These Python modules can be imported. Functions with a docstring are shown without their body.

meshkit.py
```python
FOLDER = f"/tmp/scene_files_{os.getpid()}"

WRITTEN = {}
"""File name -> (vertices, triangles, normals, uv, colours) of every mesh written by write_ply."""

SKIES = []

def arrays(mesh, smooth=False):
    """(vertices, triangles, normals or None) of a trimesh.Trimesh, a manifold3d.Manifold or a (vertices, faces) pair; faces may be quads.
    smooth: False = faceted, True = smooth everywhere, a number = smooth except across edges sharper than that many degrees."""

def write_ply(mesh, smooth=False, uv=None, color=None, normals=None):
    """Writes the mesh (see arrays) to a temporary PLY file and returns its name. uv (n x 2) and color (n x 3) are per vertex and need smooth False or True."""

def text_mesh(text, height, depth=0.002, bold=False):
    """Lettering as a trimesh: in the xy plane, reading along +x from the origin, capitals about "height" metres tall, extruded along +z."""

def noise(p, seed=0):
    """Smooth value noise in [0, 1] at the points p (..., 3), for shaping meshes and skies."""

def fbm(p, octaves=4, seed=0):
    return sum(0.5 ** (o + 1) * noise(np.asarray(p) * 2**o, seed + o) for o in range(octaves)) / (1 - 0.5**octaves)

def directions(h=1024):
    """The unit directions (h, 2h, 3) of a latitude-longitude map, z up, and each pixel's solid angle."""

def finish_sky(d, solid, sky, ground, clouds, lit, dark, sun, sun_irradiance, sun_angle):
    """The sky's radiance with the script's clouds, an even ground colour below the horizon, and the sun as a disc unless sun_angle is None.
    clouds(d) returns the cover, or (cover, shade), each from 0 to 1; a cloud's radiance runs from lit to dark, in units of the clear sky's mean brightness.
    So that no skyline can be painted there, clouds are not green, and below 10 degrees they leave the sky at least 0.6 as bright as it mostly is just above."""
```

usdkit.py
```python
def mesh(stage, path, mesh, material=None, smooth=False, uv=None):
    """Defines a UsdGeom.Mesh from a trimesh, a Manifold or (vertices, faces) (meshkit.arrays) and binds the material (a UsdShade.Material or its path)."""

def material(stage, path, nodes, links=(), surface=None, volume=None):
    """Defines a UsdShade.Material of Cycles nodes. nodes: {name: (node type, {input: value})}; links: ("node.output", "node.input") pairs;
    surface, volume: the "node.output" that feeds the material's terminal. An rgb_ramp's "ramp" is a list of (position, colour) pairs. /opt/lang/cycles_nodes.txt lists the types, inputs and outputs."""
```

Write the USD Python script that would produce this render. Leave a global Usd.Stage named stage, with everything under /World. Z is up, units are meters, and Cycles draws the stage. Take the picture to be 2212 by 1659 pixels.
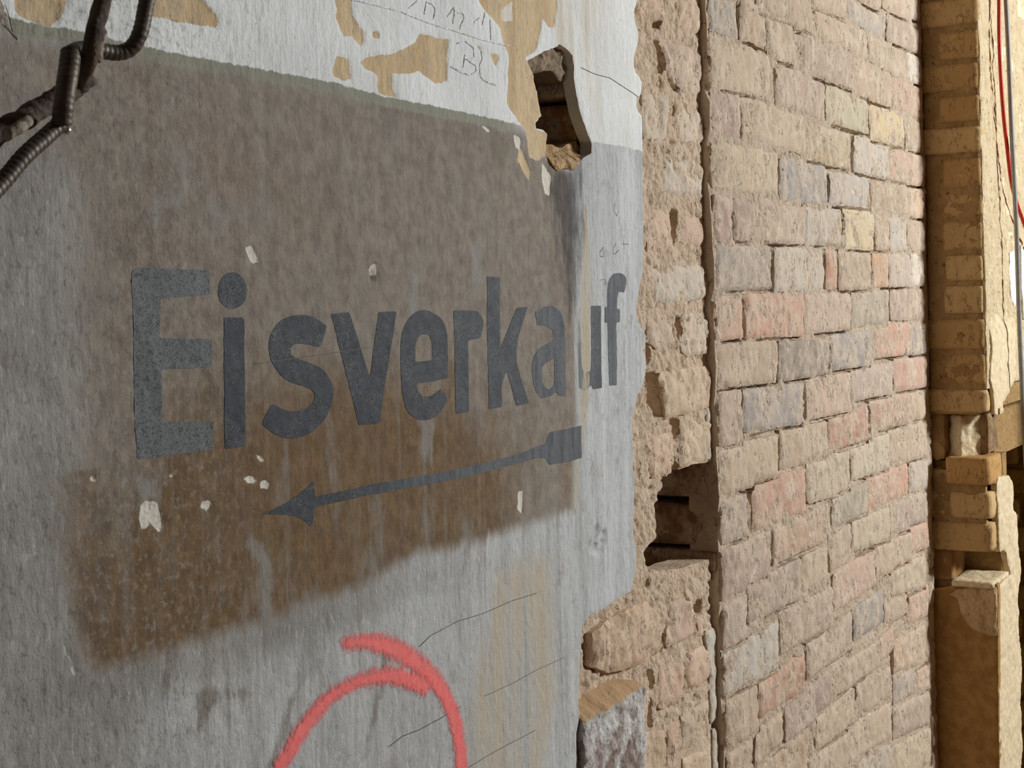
import math, random, numpy as np, trimesh, usdkit, meshkit
from pxr import Usd, UsdGeom, UsdShade, UsdLux, Gf, Sdf, Vt
from scipy.spatial import Delaunay
from shapely.geometry import Polygon, LineString, Point, box as sbox
from shapely.ops import unary_union
from shapely.prepared import prep
import shapely

stage = Usd.Stage.CreateInMemory()
UsdGeom.SetStageUpAxis(stage, 'Z'); UsdGeom.SetStageMetersPerUnit(stage, 1.0)
UsdGeom.Xform.Define(stage, '/World'); UsdGeom.Scope.Define(stage, '/World/Looks')
rng = np.random.default_rng(7); random.seed(7)

# ------------------------------------------------------------------ camera
F = 3200.0                                   # focal length in pixels of a 2212 px wide frame
CX, CY = 1106.0, 647.0                       # principal point (the frame is shifted down: lens shift)
ROLL = 0.0235
D0 = 0.7626                                  # distance of the eye from the plastered wall
EYE = np.array([0.0, -D0, 1.55])
A0 = math.radians(27.52)
FWD = np.array([math.cos(A0), math.sin(A0), 0]); RIGHT = np.array([math.sin(A0), -math.cos(A0), 0]); DOWN = np.array([0, 0, -1.0])
cr, sr = math.cos(ROLL), math.sin(ROLL)
CXAX, CYAX, CZAX = RIGHT * cr + DOWN * sr, RIGHT * sr - DOWN * cr, -FWD
cam = UsdGeom.Camera.Define(stage, '/World/camera')
cam.AddTransformOp().Set(Gf.Matrix4d(*CXAX, 0, *CYAX, 0, *CZAX, 0, *EYE, 1))
cam.CreateHorizontalApertureAttr(36.0); cam.CreateVerticalApertureAttr(36.0 * 1659 / 2212)
cam.CreateFocalLengthAttr(36.0 * F / 2212)
cam.CreateVerticalApertureOffsetAttr(-(829.5 - CY) / 2212 * 36.0)
cam.CreateClippingRangeAttr(Gf.Vec2f(0.01, 100))
cam.CreateExposureAttr(0.0); cam.CreateFStopAttr(45.0); cam.CreateFocusDistanceAttr(2.0)

# ------------------------------------------------------------------ lights: a white work lamp in the room beyond the pier, and a weak cool fill added behind the camera, with no window there
def rect_light(name, pos, target, w, h, power, color):
    l = UsdLux.RectLight.Define(stage, '/World/' + name)
    z = np.array(pos, float) - np.array(target, float); z /= np.linalg.norm(z)
    x = np.cross([0, 0, 1.0], z); x /= np.linalg.norm(x); y = np.cross(z, x)
    l.AddTransformOp().Set(Gf.Matrix4d(*x, 0, *y, 0, *z, 0, *pos, 1))
    l.CreateWidthAttr(w); l.CreateHeightAttr(h); l.CreateIntensityAttr(power); l.CreateColorAttr(Gf.Vec3f(*color))
    return l
rect_light('work_lamp', (4.25, -3.1, 2.5), (2.3, 0, 1.5), 0.7, 0.5, 145.0, (0.955, 0.978, 0.975))
rect_light('added_cool_fill', (-1.6, -3.2, 1.9), (1.0, 0, 1.5), 1.2, 1.4, 0.25, (0.80, 0.90, 1.0))

# ------------------------------------------------------------------ frames of the walls
def ray(px, py):
    dx, dy = px - CX, py - CY
    a, b = dx * cr - dy * sr, dx * sr + dy * cr
    d = FWD * F + RIGHT * a + DOWN * b
    return d / np.linalg.norm(d)
class Frame:
    """A plane: origin o, u along the wall, z up, n towards the room. to(u, v, h) gives world points; px(x, y) the (u, v) that the pixel sees."""
    def __init__(s, o, u, n, h=0.0):
        s.o, s.u, s.n = np.array(o, float), np.array(u, float), np.array(n, float); s.h = h
    def to(s, u, v, h=0):
        u, v, h = np.broadcast_arrays(np.asarray(u, float), np.asarray(v, float), np.asarray(h, float))
        return s.o + u[..., None] * s.u + v[..., None] * np.array([0, 0, 1.0]) + (h[..., None] + s.h) * s.n
    def px(s, x, y, h=0.0):
        d = ray(x, y); t = (np.dot(s.o + (h + s.h) * s.n - EYE, s.n)) / np.dot(d, s.n)
        p = EYE + t * d
        return float(np.dot(p - s.o, s.u)), float(p[2])
    def poly(s, pts, h=0.0): return [s.px(x, y, h) for x, y in pts]
    def off(s, h): return Frame(s.o, s.u, s.n, s.h + h)
P0 = Frame((0, 0, 0), (1, 0, 0), (0, -1, 0))
DEL = math.radians(3.11)
foot = P0.px(1545, 620)[0]
D1 = np.array([math.cos(DEL), -math.sin(DEL), 0]); N1 = np.array([-math.sin(DEL), -math.cos(DEL), 0])
P1 = Frame((foot, 0, 0), D1, N1)
SP = P1.px(2004, 640)[0]                     # where the pier stands
PR = Frame(P1.to(SP, 0), N1, -D1)            # the pier's shaded side, u = how far it stands out of the wall
PROUD = 0.122
PF = P1.off(PROUD)                           # the pier's front

# ------------------------------------------------------------------ prims
names = {}
def path_for(name, parent=None):
    base = (parent.GetPath().pathString if parent else '/World') + '/' + name
    k = names.get(base, 0); names[base] = k + 1
    return base if k == 0 else '%s_%03d' % (base, k)
def thing(name, label=None, cat=None, kind=None, group=None):
    p = UsdGeom.Xform.Define(stage, path_for(name)).GetPrim()
    tag(p, label, cat, kind, group); return p
def tag(p, label=None, cat=None, kind=None, group=None):
    for k, v in (('label', label), ('category', cat), ('kind', kind), ('group', group)):
        if v: p.SetCustomDataByKey(k, v)
    return p
def obj(name, mesh, mat, parent=None, smooth=40, attrs=None, label=None):
    m = usdkit.mesh(stage, path_for(name, parent), mesh, mat, smooth=smooth)
    if attrs:
        api = UsdGeom.PrimvarsAPI(m)
        for k, a in attrs.items():
            api.CreatePrimvar(k, Sdf.ValueTypeNames.FloatArray, 'vertex').Set(Vt.FloatArray.FromNumpy(np.asarray(a, np.float32)))
    p = m.GetPrim()
    if label: p.SetCustomDataByKey('label', label)
    return p

# ------------------------------------------------------------------ material graphs
def lin(*c):
    c = np.array(c, float) / 255.0
    return tuple(np.where(c <= 0.04045, c / 12.92, ((c + 0.055) / 1.055) ** 2.4))
class G:
    def __init__(s): s.n, s.l, s.k = {}, [], 0
    def add(s, kind, ins, out):
        s.k += 1; name = 'n%d' % s.k; vals = {}
        for k, v in ins.items():
            if isinstance(v, str) and '.' in v and v.split('.')[0] in s.n: s.l.append((v, name + '.' + k))
            else: vals[k] = v
        s.n[name] = (kind, vals); return name + '.' + out
    def pos(s): return s.add('geometry', {}, 'position')
    def attr(s, a): return s.add('attribute', {'attribute': a}, 'fac')
    def scale(s, v, sc, loc=(0, 0, 0), rot=(0, 0, 0)): return s.add('mapping', {'vector': v, 'scale': sc, 'location': loc, 'rotation': rot}, 'vector')
    def noise(s, v, scale, detail=4, rough=0.55, dist=0.0): return s.add('noise_texture', {'vector': v, 'scale': scale, 'detail': detail, 'roughness': rough, 'distortion': dist}, 'fac')
    def vor(s, v, scale, feature='f1', rnd=1.0, out='distance'): return s.add('voronoi_texture', {'vector': v, 'scale': scale, 'feature': feature, 'randomness': rnd}, out)
    def m(s, t, a, b=0.5, c=0.0, clamp=False): return s.add('math', {'math_type': t, 'value1': a, 'value2': b, 'value3': c, 'use_clamp': clamp}, 'value')
    def rng(s, v, a, b, c=0.0, d=1.0, smooth=True): return s.add('map_range', {'range_type': 'smoothstep' if smooth else 'linear', 'value': v, 'from_min': a, 'from_max': b, 'to_min': c, 'to_max': d, 'clamp': True}, 'result')
    def mix(s, f, a, b, t='mix'): return s.add('mix', {'mix_type': t, 'fac': f, 'color1': a, 'color2': b}, 'color')
    def ramp(s, f, stops): return s.add('rgb_ramp', {'fac': f, 'ramp': stops}, 'color')
    def bump(s, h, strength, dist, normal=None):
        d = {'height': h, 'strength': strength, 'distance': dist}
        if normal: d['normal'] = normal
        return s.add('bump', d, 'normal')
    def out(s, name, **ins):
        ins.setdefault('roughness', 0.9); ins.setdefault('specular_ior_level', 0.2)
        o = s.add('principled_bsdf', ins, 'BSDF')
        return usdkit.material(stage, '/World/Looks/' + name, s.n, s.l, surface=o)
    def film(s, name, alpha, **ins):
        ins.setdefault('roughness', 0.85); ins.setdefault('specular_ior_level', 0.2)
        o = s.add('principled_bsdf', ins, 'BSDF'); t = s.add('transparent_bsdf', {'color': (1, 1, 1)}, 'BSDF')
        x = s.add('mix_closure', {'fac': alpha, 'closure1': t, 'closure2': o}, 'closure')
        return usdkit.material(stage, '/World/Looks/' + name, s.n, s.l, surface=x)

# ------------------------------------------------------------------ geometry helpers
def fbm(u, v, scale, oct=4, seed=0, w=0.0):
    u, v = np.asarray(u, float), np.asarray(v, float)
    return meshkit.fbm(np.stack([u * scale, v * scale, np.full_like(u, w + 0.37)], -1), oct, seed) - 0.5
def sdf(poly, u, v):
    """Signed distance to a polygon (list of points), positive inside."""
    P = np.asarray(poly, float); A, B = P, np.roll(P, -1, 0)
    u, v = np.asarray(u, float).ravel(), np.asarray(v, float).ravel()
    d2 = np.full(u.shape, 1e9); ins = np.zeros(u.shape, bool)
    for (ax, ay), (bx, by) in zip(A, B):
        ex, ey = bx - ax, by - ay; L = ex * ex + ey * ey + 1e-18
        t = np.clip(((u - ax) * ex + (v - ay) * ey) / L, 0, 1)
        d2 = np.minimum(d2, (u - ax - t * ex) ** 2 + (v - ay - t * ey) ** 2)
        if ay != by:
            c = ((ay > v) != (by > v)) & (u < (bx - ax) * (v - ay) / (by - ay) + ax)
            ins ^= c
    return np.where(ins, 1, -1) * np.sqrt(d2)
def rough_ring(pts, step, amp, seed, freq=90.0):
    """Densifies a closed outline and frays it with noise."""
    ls = LineString(list(pts) + [pts[0]]); n = max(8, int(ls.length / step))
    q = np.array([ls.interpolate(k / n, normalized=True).coords[0] for k in range(n)])
    dx = fbm(q[:, 0], q[:, 1], freq, 3, seed) * 2; dy = fbm(q[:, 0], q[:, 1], freq, 3, seed + 31) * 2
    return q + np.stack([dx, dy], 1) * amp
def surface(outer, holes, pts_fn, frame, hfun, depth, edge_drop=0.0):
    """A slab: the outline(s) filled with points, raised by hfun, with sides going `depth` down into the wall. Returns (verts, faces, u, v)."""
    poly = Polygon(outer, holes).buffer(0)
    if poly.geom_type != 'Polygon': poly = max(poly.geoms, key=lambda g: g.area)
    rings = [np.array(poly.exterior.coords)[:-1]] + [np.array(r.coords)[:-1] for r in poly.interiors]
    inner = pts_fn(poly)
    allp = np.vstack(rings + ([inner] if len(inner) else []))
    tri = Delaunay(allp).simplices
    c = allp[tri].mean(1)
    ok = shapely.contains_xy(poly, c[:, 0], c[:, 1])
    tri = tri[ok]
    a, b, d = allp[tri[:, 0]], allp[tri[:, 1]], allp[tri[:, 2]]
    s = (b[:, 0] - a[:, 0]) * (d[:, 1] - a[:, 1]) - (b[:, 1] - a[:, 1]) * (d[:, 0] - a[:, 0])
    tri[s < 0] = tri[s < 0][:, ::-1]
    keep = abs(s) > 1e-12; tri = tri[keep]
    u, v = allp[:, 0], allp[:, 1]
    h = hfun(u, v)
    nb = sum(len(r) for r in rings)
    h = np.array(h); h[:nb] -= edge_drop
    V = frame.to(u, v, h); faces = [tri]; verts = [V]; off = len(V); k = 0; uu, vv = [u], [v]
    for r in rings:
        n = len(r); top = np.arange(off, off + n); bot = np.arange(off + n, off + 2 * n)
        verts += [V[k:k + n], frame.to(r[:, 0], r[:, 1], np.full(n, -depth))]; uu += [r[:, 0]] * 2; vv += [r[:, 1]] * 2
        t2, b2 = np.roll(top, -1), np.roll(bot, -1)
        area = 0.5 * np.sum(r[:, 0] * np.roll(r[:, 1], -1) - np.roll(r[:, 0], -1) * r[:, 1])
        q1, q2 = np.stack([top, bot, b2], 1), np.stack([top, b2, t2], 1)
        if area < 0: q1, q2 = q1[:, ::-1], q2[:, ::-1]
        faces += [q1, q2]; off += 2 * n; k += n
    V = np.vstack(verts); Fc = np.vstack(faces)
    # frame handedness: u x z should point along n for the winding above
    if np.dot(np.cross(frame.u, [0, 0, 1.0]), frame.n) < 0: Fc = Fc[:, ::-1]
    return V, Fc, np.concatenate(uu), np.concatenate(vv)
def grid_pts(sp, inset, jit=0.25, seed=0, coarse=None):
    def fn(poly):
        g = np.random.default_rng(seed)
        def fill(b, s):
            x, y = np.meshgrid(np.arange(b[0], b[2], s), np.arange(b[1], b[3], s))
            p = np.stack([x.ravel(), y.ravel()], 1); return p + g.uniform(-jit, jit, p.shape) * s
        if coarse:
            box, cs = coarse
            p1 = fill(box, sp); p2 = fill(poly.bounds, cs)
            inb = (p2[:, 0] > box[0] - cs * .6) & (p2[:, 0] < box[2] + cs * .6) & (p2[:, 1] > box[1] - cs * .6) & (p2[:, 1] < box[3] + cs * .6)
            p = np.vstack([p1, p2[~inb]])
        else: p = fill(poly.bounds, sp)
        q = poly.buffer(-inset)
        if q.is_empty: return np.zeros((0, 2))
        return p[shapely.contains_xy(q, p[:, 0], p[:, 1])]
    return fn
def rbox(c, ax, size, r=0.006, sub=(10, 4, 6), amp=0.003, seed=0, freq=40):
    """Rough rounded box: centre c, axes ax (3x3 rows), full sizes."""
    size = np.array(size, float); hs = size / 2; vs, fs = [], []; off = 0
    for k in range(3):
        i, j = (k + 1) % 3, (k + 2) % 3
        for sg in (-1, 1):
            a, b = np.meshgrid(np.linspace(-1, 1, sub[i] + 1), np.linspace(-1, 1, sub[j] + 1), indexing='ij')
            p = np.zeros(a.shape + (3,)); p[..., k] = sg; p[..., i] = a; p[..., j] = b
            n0, n1 = a.shape; idx = np.arange(n0 * n1).reshape(n0, n1) + off
            q = np.stack([idx[:-1, :-1], idx[1:, :-1], idx[1:, 1:], idx[:-1, 1:]], -1).reshape(-1, 4)
            if sg < 0: q = q[:, ::-1]
            vs.append(p.reshape(-1, 3)); fs.append(q); off += n0 * n1
    p = np.vstack(vs) * hs; core = np.clip(p, -hs + r, hs - r); d = p - core
    L = np.linalg.norm(d, axis=1, keepdims=True); p = core + np.where(L > 1e-9, d / np.maximum(L, 1e-9) * r, 0)
    w = p @ np.array(ax) + np.array(c)
    nrm = (p - np.clip(p, -hs * .6, hs * .6)); nrm /= np.maximum(np.linalg.norm(nrm, axis=1, keepdims=True), 1e-9)
    n = (meshkit.fbm(w * freq, 3, seed) - 0.5) * 2
    w = w + (nrm @ np.array(ax)) * (n * amp)[:, None]
    q = np.vstack(fs); tri = np.vstack([q[:, [0, 1, 2]], q[:, [0, 2, 3]]])
    m = trimesh.Trimesh(w, tri, process=False); m.merge_vertices(digits_vertex=6); return m
def tube(pts, r, seg=12, sub=6, rad=None, closed_ends=True):
    P = np.array(pts, float)
    from scipy.interpolate import CubicSpline
    t = np.concatenate([[0], np.cumsum(np.linalg.norm(np.diff(P, axis=0), axis=1))])
    n = max(8, int(t[-1] / sub)) if sub < 1 else len(P) * int(sub)
    tt = np.linspace(0, t[-1], n); C = CubicSpline(t, P)(tt) if len(P) > 2 else np.array([P[0] + (P[1] - P[0]) * x / t[-1] for x in tt])
    T = np.gradient(C, axis=0); T /= np.linalg.norm(T, axis=1, keepdims=True)
    N = np.cross(T[0], [0.3, 0.5, 0.8]); N /= np.linalg.norm(N); vs = []
    R = np.full(n, r) if rad is None else rad(tt, n)
    for i in range(n):
        N = N - T[i] * np.dot(N, T[i]); N /= np.linalg.norm(N); B = np.cross(T[i], N)
        a = np.linspace(0, 2 * math.pi, seg, endpoint=False)
        rr = R[i] if np.ndim(R[i]) == 0 else R[i][:, None]
        vs.append(C[i] + rr * (np.cos(a)[:, None] * N + np.sin(a)[:, None] * B))
    V = np.vstack(vs); f = []
    for i in range(n - 1):
        for j in range(seg):
            a, b = i * seg + j, i * seg + (j + 1) % seg
            f += [[a, b, b + seg], [a, b + seg, a + seg]]
    V = np.vstack([V, C[0], C[-1]])
    for j in range(seg):
        f.append([len(V) - 2, (j + 1) % seg, j]); f.append([len(V) - 1, (n - 1) * seg + j, (n - 1) * seg + (j + 1) % seg])
    return trimesh.Trimesh(V, np.array(f), process=False)

def tint_attr(prim, cols):
    UsdGeom.PrimvarsAPI(prim).CreatePrimvar('tint', Sdf.ValueTypeNames.Float3Array, 'vertex').Set(Vt.Vec3fArray.FromNumpy(np.asarray(cols, np.float32)))

# ------------------------------------------------------------------ materials
def plaster_material():
    g = G(); p = g.pos()
    fine = g.noise(p, 260, 3); mid = g.noise(p, 60, 5, .6); big = g.noise(p, 9, 4, .55)
    streak = g.noise(g.scale(p, (70, 70, 5)), 1.0, 5, .6); streak2 = g.noise(g.scale(p, (26, 26, 2.6), (3, 0, 7)), 1.0, 4, .6)
    wob = g.m('add', g.m('multiply_add', mid, .012, -.006), g.m('multiply_add', fine, .005, -.0025))
    swob = g.m('multiply_add', streak, .022, -.011)
    # greys of the bare wall paint
    grey = g.mix(g.rng(big, .3, .7), lin(141, 140, 136), lin(167, 167, 163))
    blue = g.mix(g.rng(streak2, .3, .7), lin(180, 184, 186), lin(208, 212, 214))
    grey = g.mix(g.attr('cool'), grey, blue)
    grey = g.mix(g.m('multiply', g.rng(streak, .45, .75), .45), grey, lin(128, 122, 114))
    grey = g.mix(g.m('multiply', g.rng(g.noise(p, 34, 6, .65), .52, .72), .5), grey, lin(138, 128, 122))
    fl = g.noise(g.scale(p, (1.3, 1.3, .55), (1, 6, 2)), 120, 5, .66); fs = g.m('multiply_add', g.attr('cool'), .45, .5)
    grey = g.mix(g.m('multiply', g.m('multiply', g.rng(fl, .56, .70), .5), fs), grey, lin(128, 124, 119))
    grey = g.mix(g.m('multiply', g.m('multiply', g.rng(fl, .45, .32), .7), fs), grey, lin(212, 214, 214))
    beige = g.m('multiply', g.attr('beige'), g.rng(streak2, .36, .58))
    grey = g.mix(g.m('multiply', beige, .85), grey, lin(188, 177, 156))
    # brown wash behind the lettering
    mauve = g.mix(g.rng(mid, .3, .7), lin(126, 117, 107), lin(152, 143, 131))
    brown = g.mix(g.rng(mid, .3, .7), lin(103, 80, 53), lin(127, 103, 73))
    tone = g.m('add', g.attr('warm'), g.m('multiply_add', big, .9, -.45))
    tone = g.m('add', tone, g.m('multiply_add', streak2, .7, -.35))
    wash = g.mix(g.rng(tone, .25, .85), mauve, brown)
    wash = g.mix(g.m('multiply', g.rng(streak, .5, .72), .5), wash, lin(138, 135, 129))
    wash = g.mix(g.m('multiply', g.rng(g.noise(g.scale(p, (1, 1, .45), (2, 2, 2)), 21, 6, .66), .52, .68), .55), wash, lin(142, 140, 135))
    wash = g.mix(g.m('multiply', g.rng(g.noise(g.scale(p, (1, 1, .6), (7, 2, 2)), 13, 5, .6), .52, .68), .45), wash, lin(106, 91, 77))
    wash = g.mix(g.m('multiply', g.rng(g.noise(p, 42, 6, .7), .56, .7), .5), wash, lin(92, 82, 73))
    pd = g.m('add', g.m('add', g.attr('panel'), wob), swob)
    pf = g.rng(pd, -.006, .012)
    pf2 = g.m('multiply', pf, g.rng(g.m('add', g.attr('fadein'), g.m('multiply_add', mid, .5, -.25)), .0, .55))
    col = g.mix(pf2, grey, wash)
    soft = lambda a, w: g.rng(g.m('add', g.m('add', g.attr(a), swob), g.m('multiply', wob, 1.5)), -w, w)
    col = g.mix(g.m('multiply', soft('smear', .006), .6), col, lin(148, 148, 146))
    col = g.mix(g.m('multiply', soft('dirt', .005), .6), col, lin(106, 94, 82))
    col = g.mix(g.m('multiply', g.m('multiply', soft('rust', .03), g.rng(g.noise(g.scale(p, (60, 60, 14), rot=(0, .7, 0)), 1.0, 4, .6), .4, .6)), .55), col, lin(132, 98, 70))
    # dark stain below the opening
    sn = g.noise(g.scale(p, (60, 60, 16)), 1.0, 5, .65)
    st = g.m('multiply', g.rng(g.m('add', g.attr('stain'), g.m('multiply_add', sn, .05, -.025)), -.016, .016), g.rng(sn, .3, .6, .45, 1.0))
    col = g.mix(g.m('multiply', st, .85), col, lin(62, 58, 60))
    # white upper paint with its green-grey rim
    wd = g.m('add', g.attr('white'), g.m('multiply', wob, .6))
    rim = g.rng(g.m('add', wd, g.m('multiply_add', big, .006, -.003)), -.011, -.008)
    col = g.mix(g.m('multiply', rim, g.attr('rim')), col, g.mix(mid, lin(128, 130, 118), lin(160, 160, 146)))
    wcol = g.mix(g.rng(big, .35, .65), lin(222, 227, 227), lin(236, 240, 241))
    wcol = g.mix(g.m('multiply', g.rng(streak, .5, .75), .35), wcol, lin(188, 184, 174))
    wcol = g.mix(g.m('multiply', g.attr('cream'), g.rng(streak2, .35, .65)), wcol, lin(208, 200, 184))
    col = g.mix(g.rng(wd, -.0008, .0008), col, wcol)
    # ochre under-coat where the white has come off
    od = g.m('add', g.attr('ochre'), g.m('multiply', wob, .45))
    oc = g.mix(g.rng(streak2, .35, .65), lin(196, 170, 130), lin(216, 194, 156))
    oc = g.mix(g.rng(mid, .45, .75), oc, lin(186, 170, 144))
    col = g.mix(g.rng(od, -.0006, .0006), col, oc)
    # pale chips
    cd = g.m('add', g.attr('chip'), g.m('multiply', wob, .3))
    col = g.mix(g.rng(cd, -.0006, .0006), col, g.mix(mid, lin(206, 202, 190), lin(236, 232, 222)))
    # grit
    col = g.mix(g.m('multiply', g.rng(g.noise(g.scale(p, (1, 1, .55)), 200, 3), .66, .74), .5), col, lin(74, 68, 62))
    stip = g.m('multiply', g.rng(g.noise(g.scale(p, (1, 1, 1), (4, 4, 4)), 150, 4, .6), .5, .66), g.attr('stipple'))
    col = g.mix(g.m('multiply', stip, .45), col, lin(158, 155, 149))
    col = g.mix(g.m('multiply', g.m('multiply', g.rng(g.noise(g.scale(p, (1, 1, 1), (8, 1, 4)), 130, 4, .6), .54, .68), g.attr('stipple')), .4), col, lin(92, 84, 76))
    hgt = g.m('add', g.m('add', g.m('multiply', fine, .25), g.m('multiply', g.m('multiply', fl, 1.2), g.m('subtract', 1.0, g.m('multiply', pf2, .7)))), g.m('add', mid, g.m('multiply', streak, .7)))
    nrm = g.bump(hgt, .38, .004)
    nrm = g.bump(g.noise(p, 520, 2), .25, .0010, nrm)
    return g.out('plaster', base_color=col, normal=nrm, roughness=.82, specular_ior_level=.3)
def film_material(name, c1, c2, worn_attr=True, lo=.45, hi=.62, cell=240, soft=None, worncol=lin(108, 111, 113)):
    g = G(); p = g.pos()
    wp = g.add('mix', {'fac': .02, 'color1': p, 'color2': g.add('noise_texture', {'vector': p, 'scale': 120, 'detail': 2}, 'color'), 'mix_type': 'add'}, 'color')
    crack = g.vor(wp, cell, 'distance_to_edge'); nz = g.noise(p, 90, 4, .65); st = g.noise(g.scale(p, (90, 90, 14)), 1.0, 4, .6); bz = g.noise(p, 26, 4, .6)
    worn = g.attr('worn')
    line = g.rng(g.m('add', crack, g.m('multiply_add', bz, .22, -.11)), g.m('multiply_add', worn, .13, -.04), g.m('multiply_add', worn, .30, .0))
    dark = g.mix(g.rng(nz, .35, .65), c1, c2)
    col = g.mix(g.m('multiply', line, g.m('multiply_add', worn, -.2, 1.0)), worncol, dark)
    col = g.mix(g.m('multiply', g.attr('fadeout'), 1.5, clamp=True), col, g.mix(g.rng(st, .35, .65), lin(92, 99, 106), lin(122, 127, 131)))
    holes = g.rng(g.m('add', nz, g.m('multiply', worn, -.12)), .20, .30)
    a = g.m('multiply', g.m('multiply', holes, .95), g.rng(g.m('add', st, g.m('multiply', g.attr('fadeout'), -.42)), .08, .30, .0, 1.0))
    if soft: a = g.m('multiply', a, g.rng(g.m('add', g.attr('edge'), g.m('multiply_add', g.noise(p, 220, 4), soft * 1.5, -soft * .75)), 0, soft))
    nrm = g.bump(g.noise(p, 160, 4, .6), .25, .002)
    return g.film(name, a, base_color=col, normal=nrm, roughness=.7, specular_ior_level=.35)
def brick_material(name='brick', dust=(207, 190, 170), amount=.55, tinted=True, base=(190, 165, 138), rough=1.0):
    g = G(); p = g.pos()
    t = g.add('attribute', {'attribute': 'tint'}, 'color') if tinted else g.mix(g.noise(p, 14, 4), lin(*base), lin(*[x * .86 for x in base]))
    n1 = g.noise(p, 22, 5, .6); n2 = g.noise(g.scale(p, (1.1, 1.1, .95)), 70, 8, .72); n3 = g.noise(p, 300, 3, .6)
    dustc = g.mix(n1, lin(*[x * .95 for x in dust]), lin(*[min(255, x * 1.06 + 3) for x in dust]))
    f = g.m('multiply', g.rng(g.m('add', n1, g.m('multiply_add', n2, .6, -.3)), .35, .62), amount)
    col = g.mix(f, t, dustc)
    sc = g.rng(g.noise(g.scale(p, (1, 1, 1.5), (5, 3, 1)), 48, 6, .7), .60, .68)
    col = g.mix(g.m('multiply', sc, .4), col, lin(*[x * .80 for x in dust]))
    col = g.mix(g.m('multiply', g.rng(g.noise(g.scale(p, (1, 1, 1), (9, 2, 4)), 36, 5, .7), .58, .70), .65), col, lin(*[min(255, x * 1.10 + 6) for x in dust]))
    vein = g.noise(g.scale(p, (1.5, 1.5, .6), (3, 8, 1)), 26, 5, .62)
    crack = g.m('multiply', g.rng(g.m('absolute', g.m('subtract', vein, .5)), .004, .016, 1.0, .0), g.rng(n1, .43, .54))
    col = g.mix(g.m('multiply', crack, .7), col, lin(*[x * .55 for x in dust]))  # crevice shade of the cracks painted in, beside the bump
    col = g.mix(g.m('multiply', g.rng(n3, .62, .72), .5), col, lin(*[x * .5 for x in dust]))
    facet = g.vor(g.scale(p, (1.2, 1.2, .9)), 26, 'f1')
    h = g.m('add', g.m('add', n2, g.m('multiply', n3, .25)), g.m('add', g.m('multiply', facet, .45), g.m('multiply', g.m('add', crack, g.rng(g.noise(p, 120, 4, .7), .60, .70)), -.6)))
    nrm = g.bump(h, .42 * rough, .013)
    return g.out(name, base_color=col, normal=nrm, roughness=.92, specular_ior_level=.15)
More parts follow.
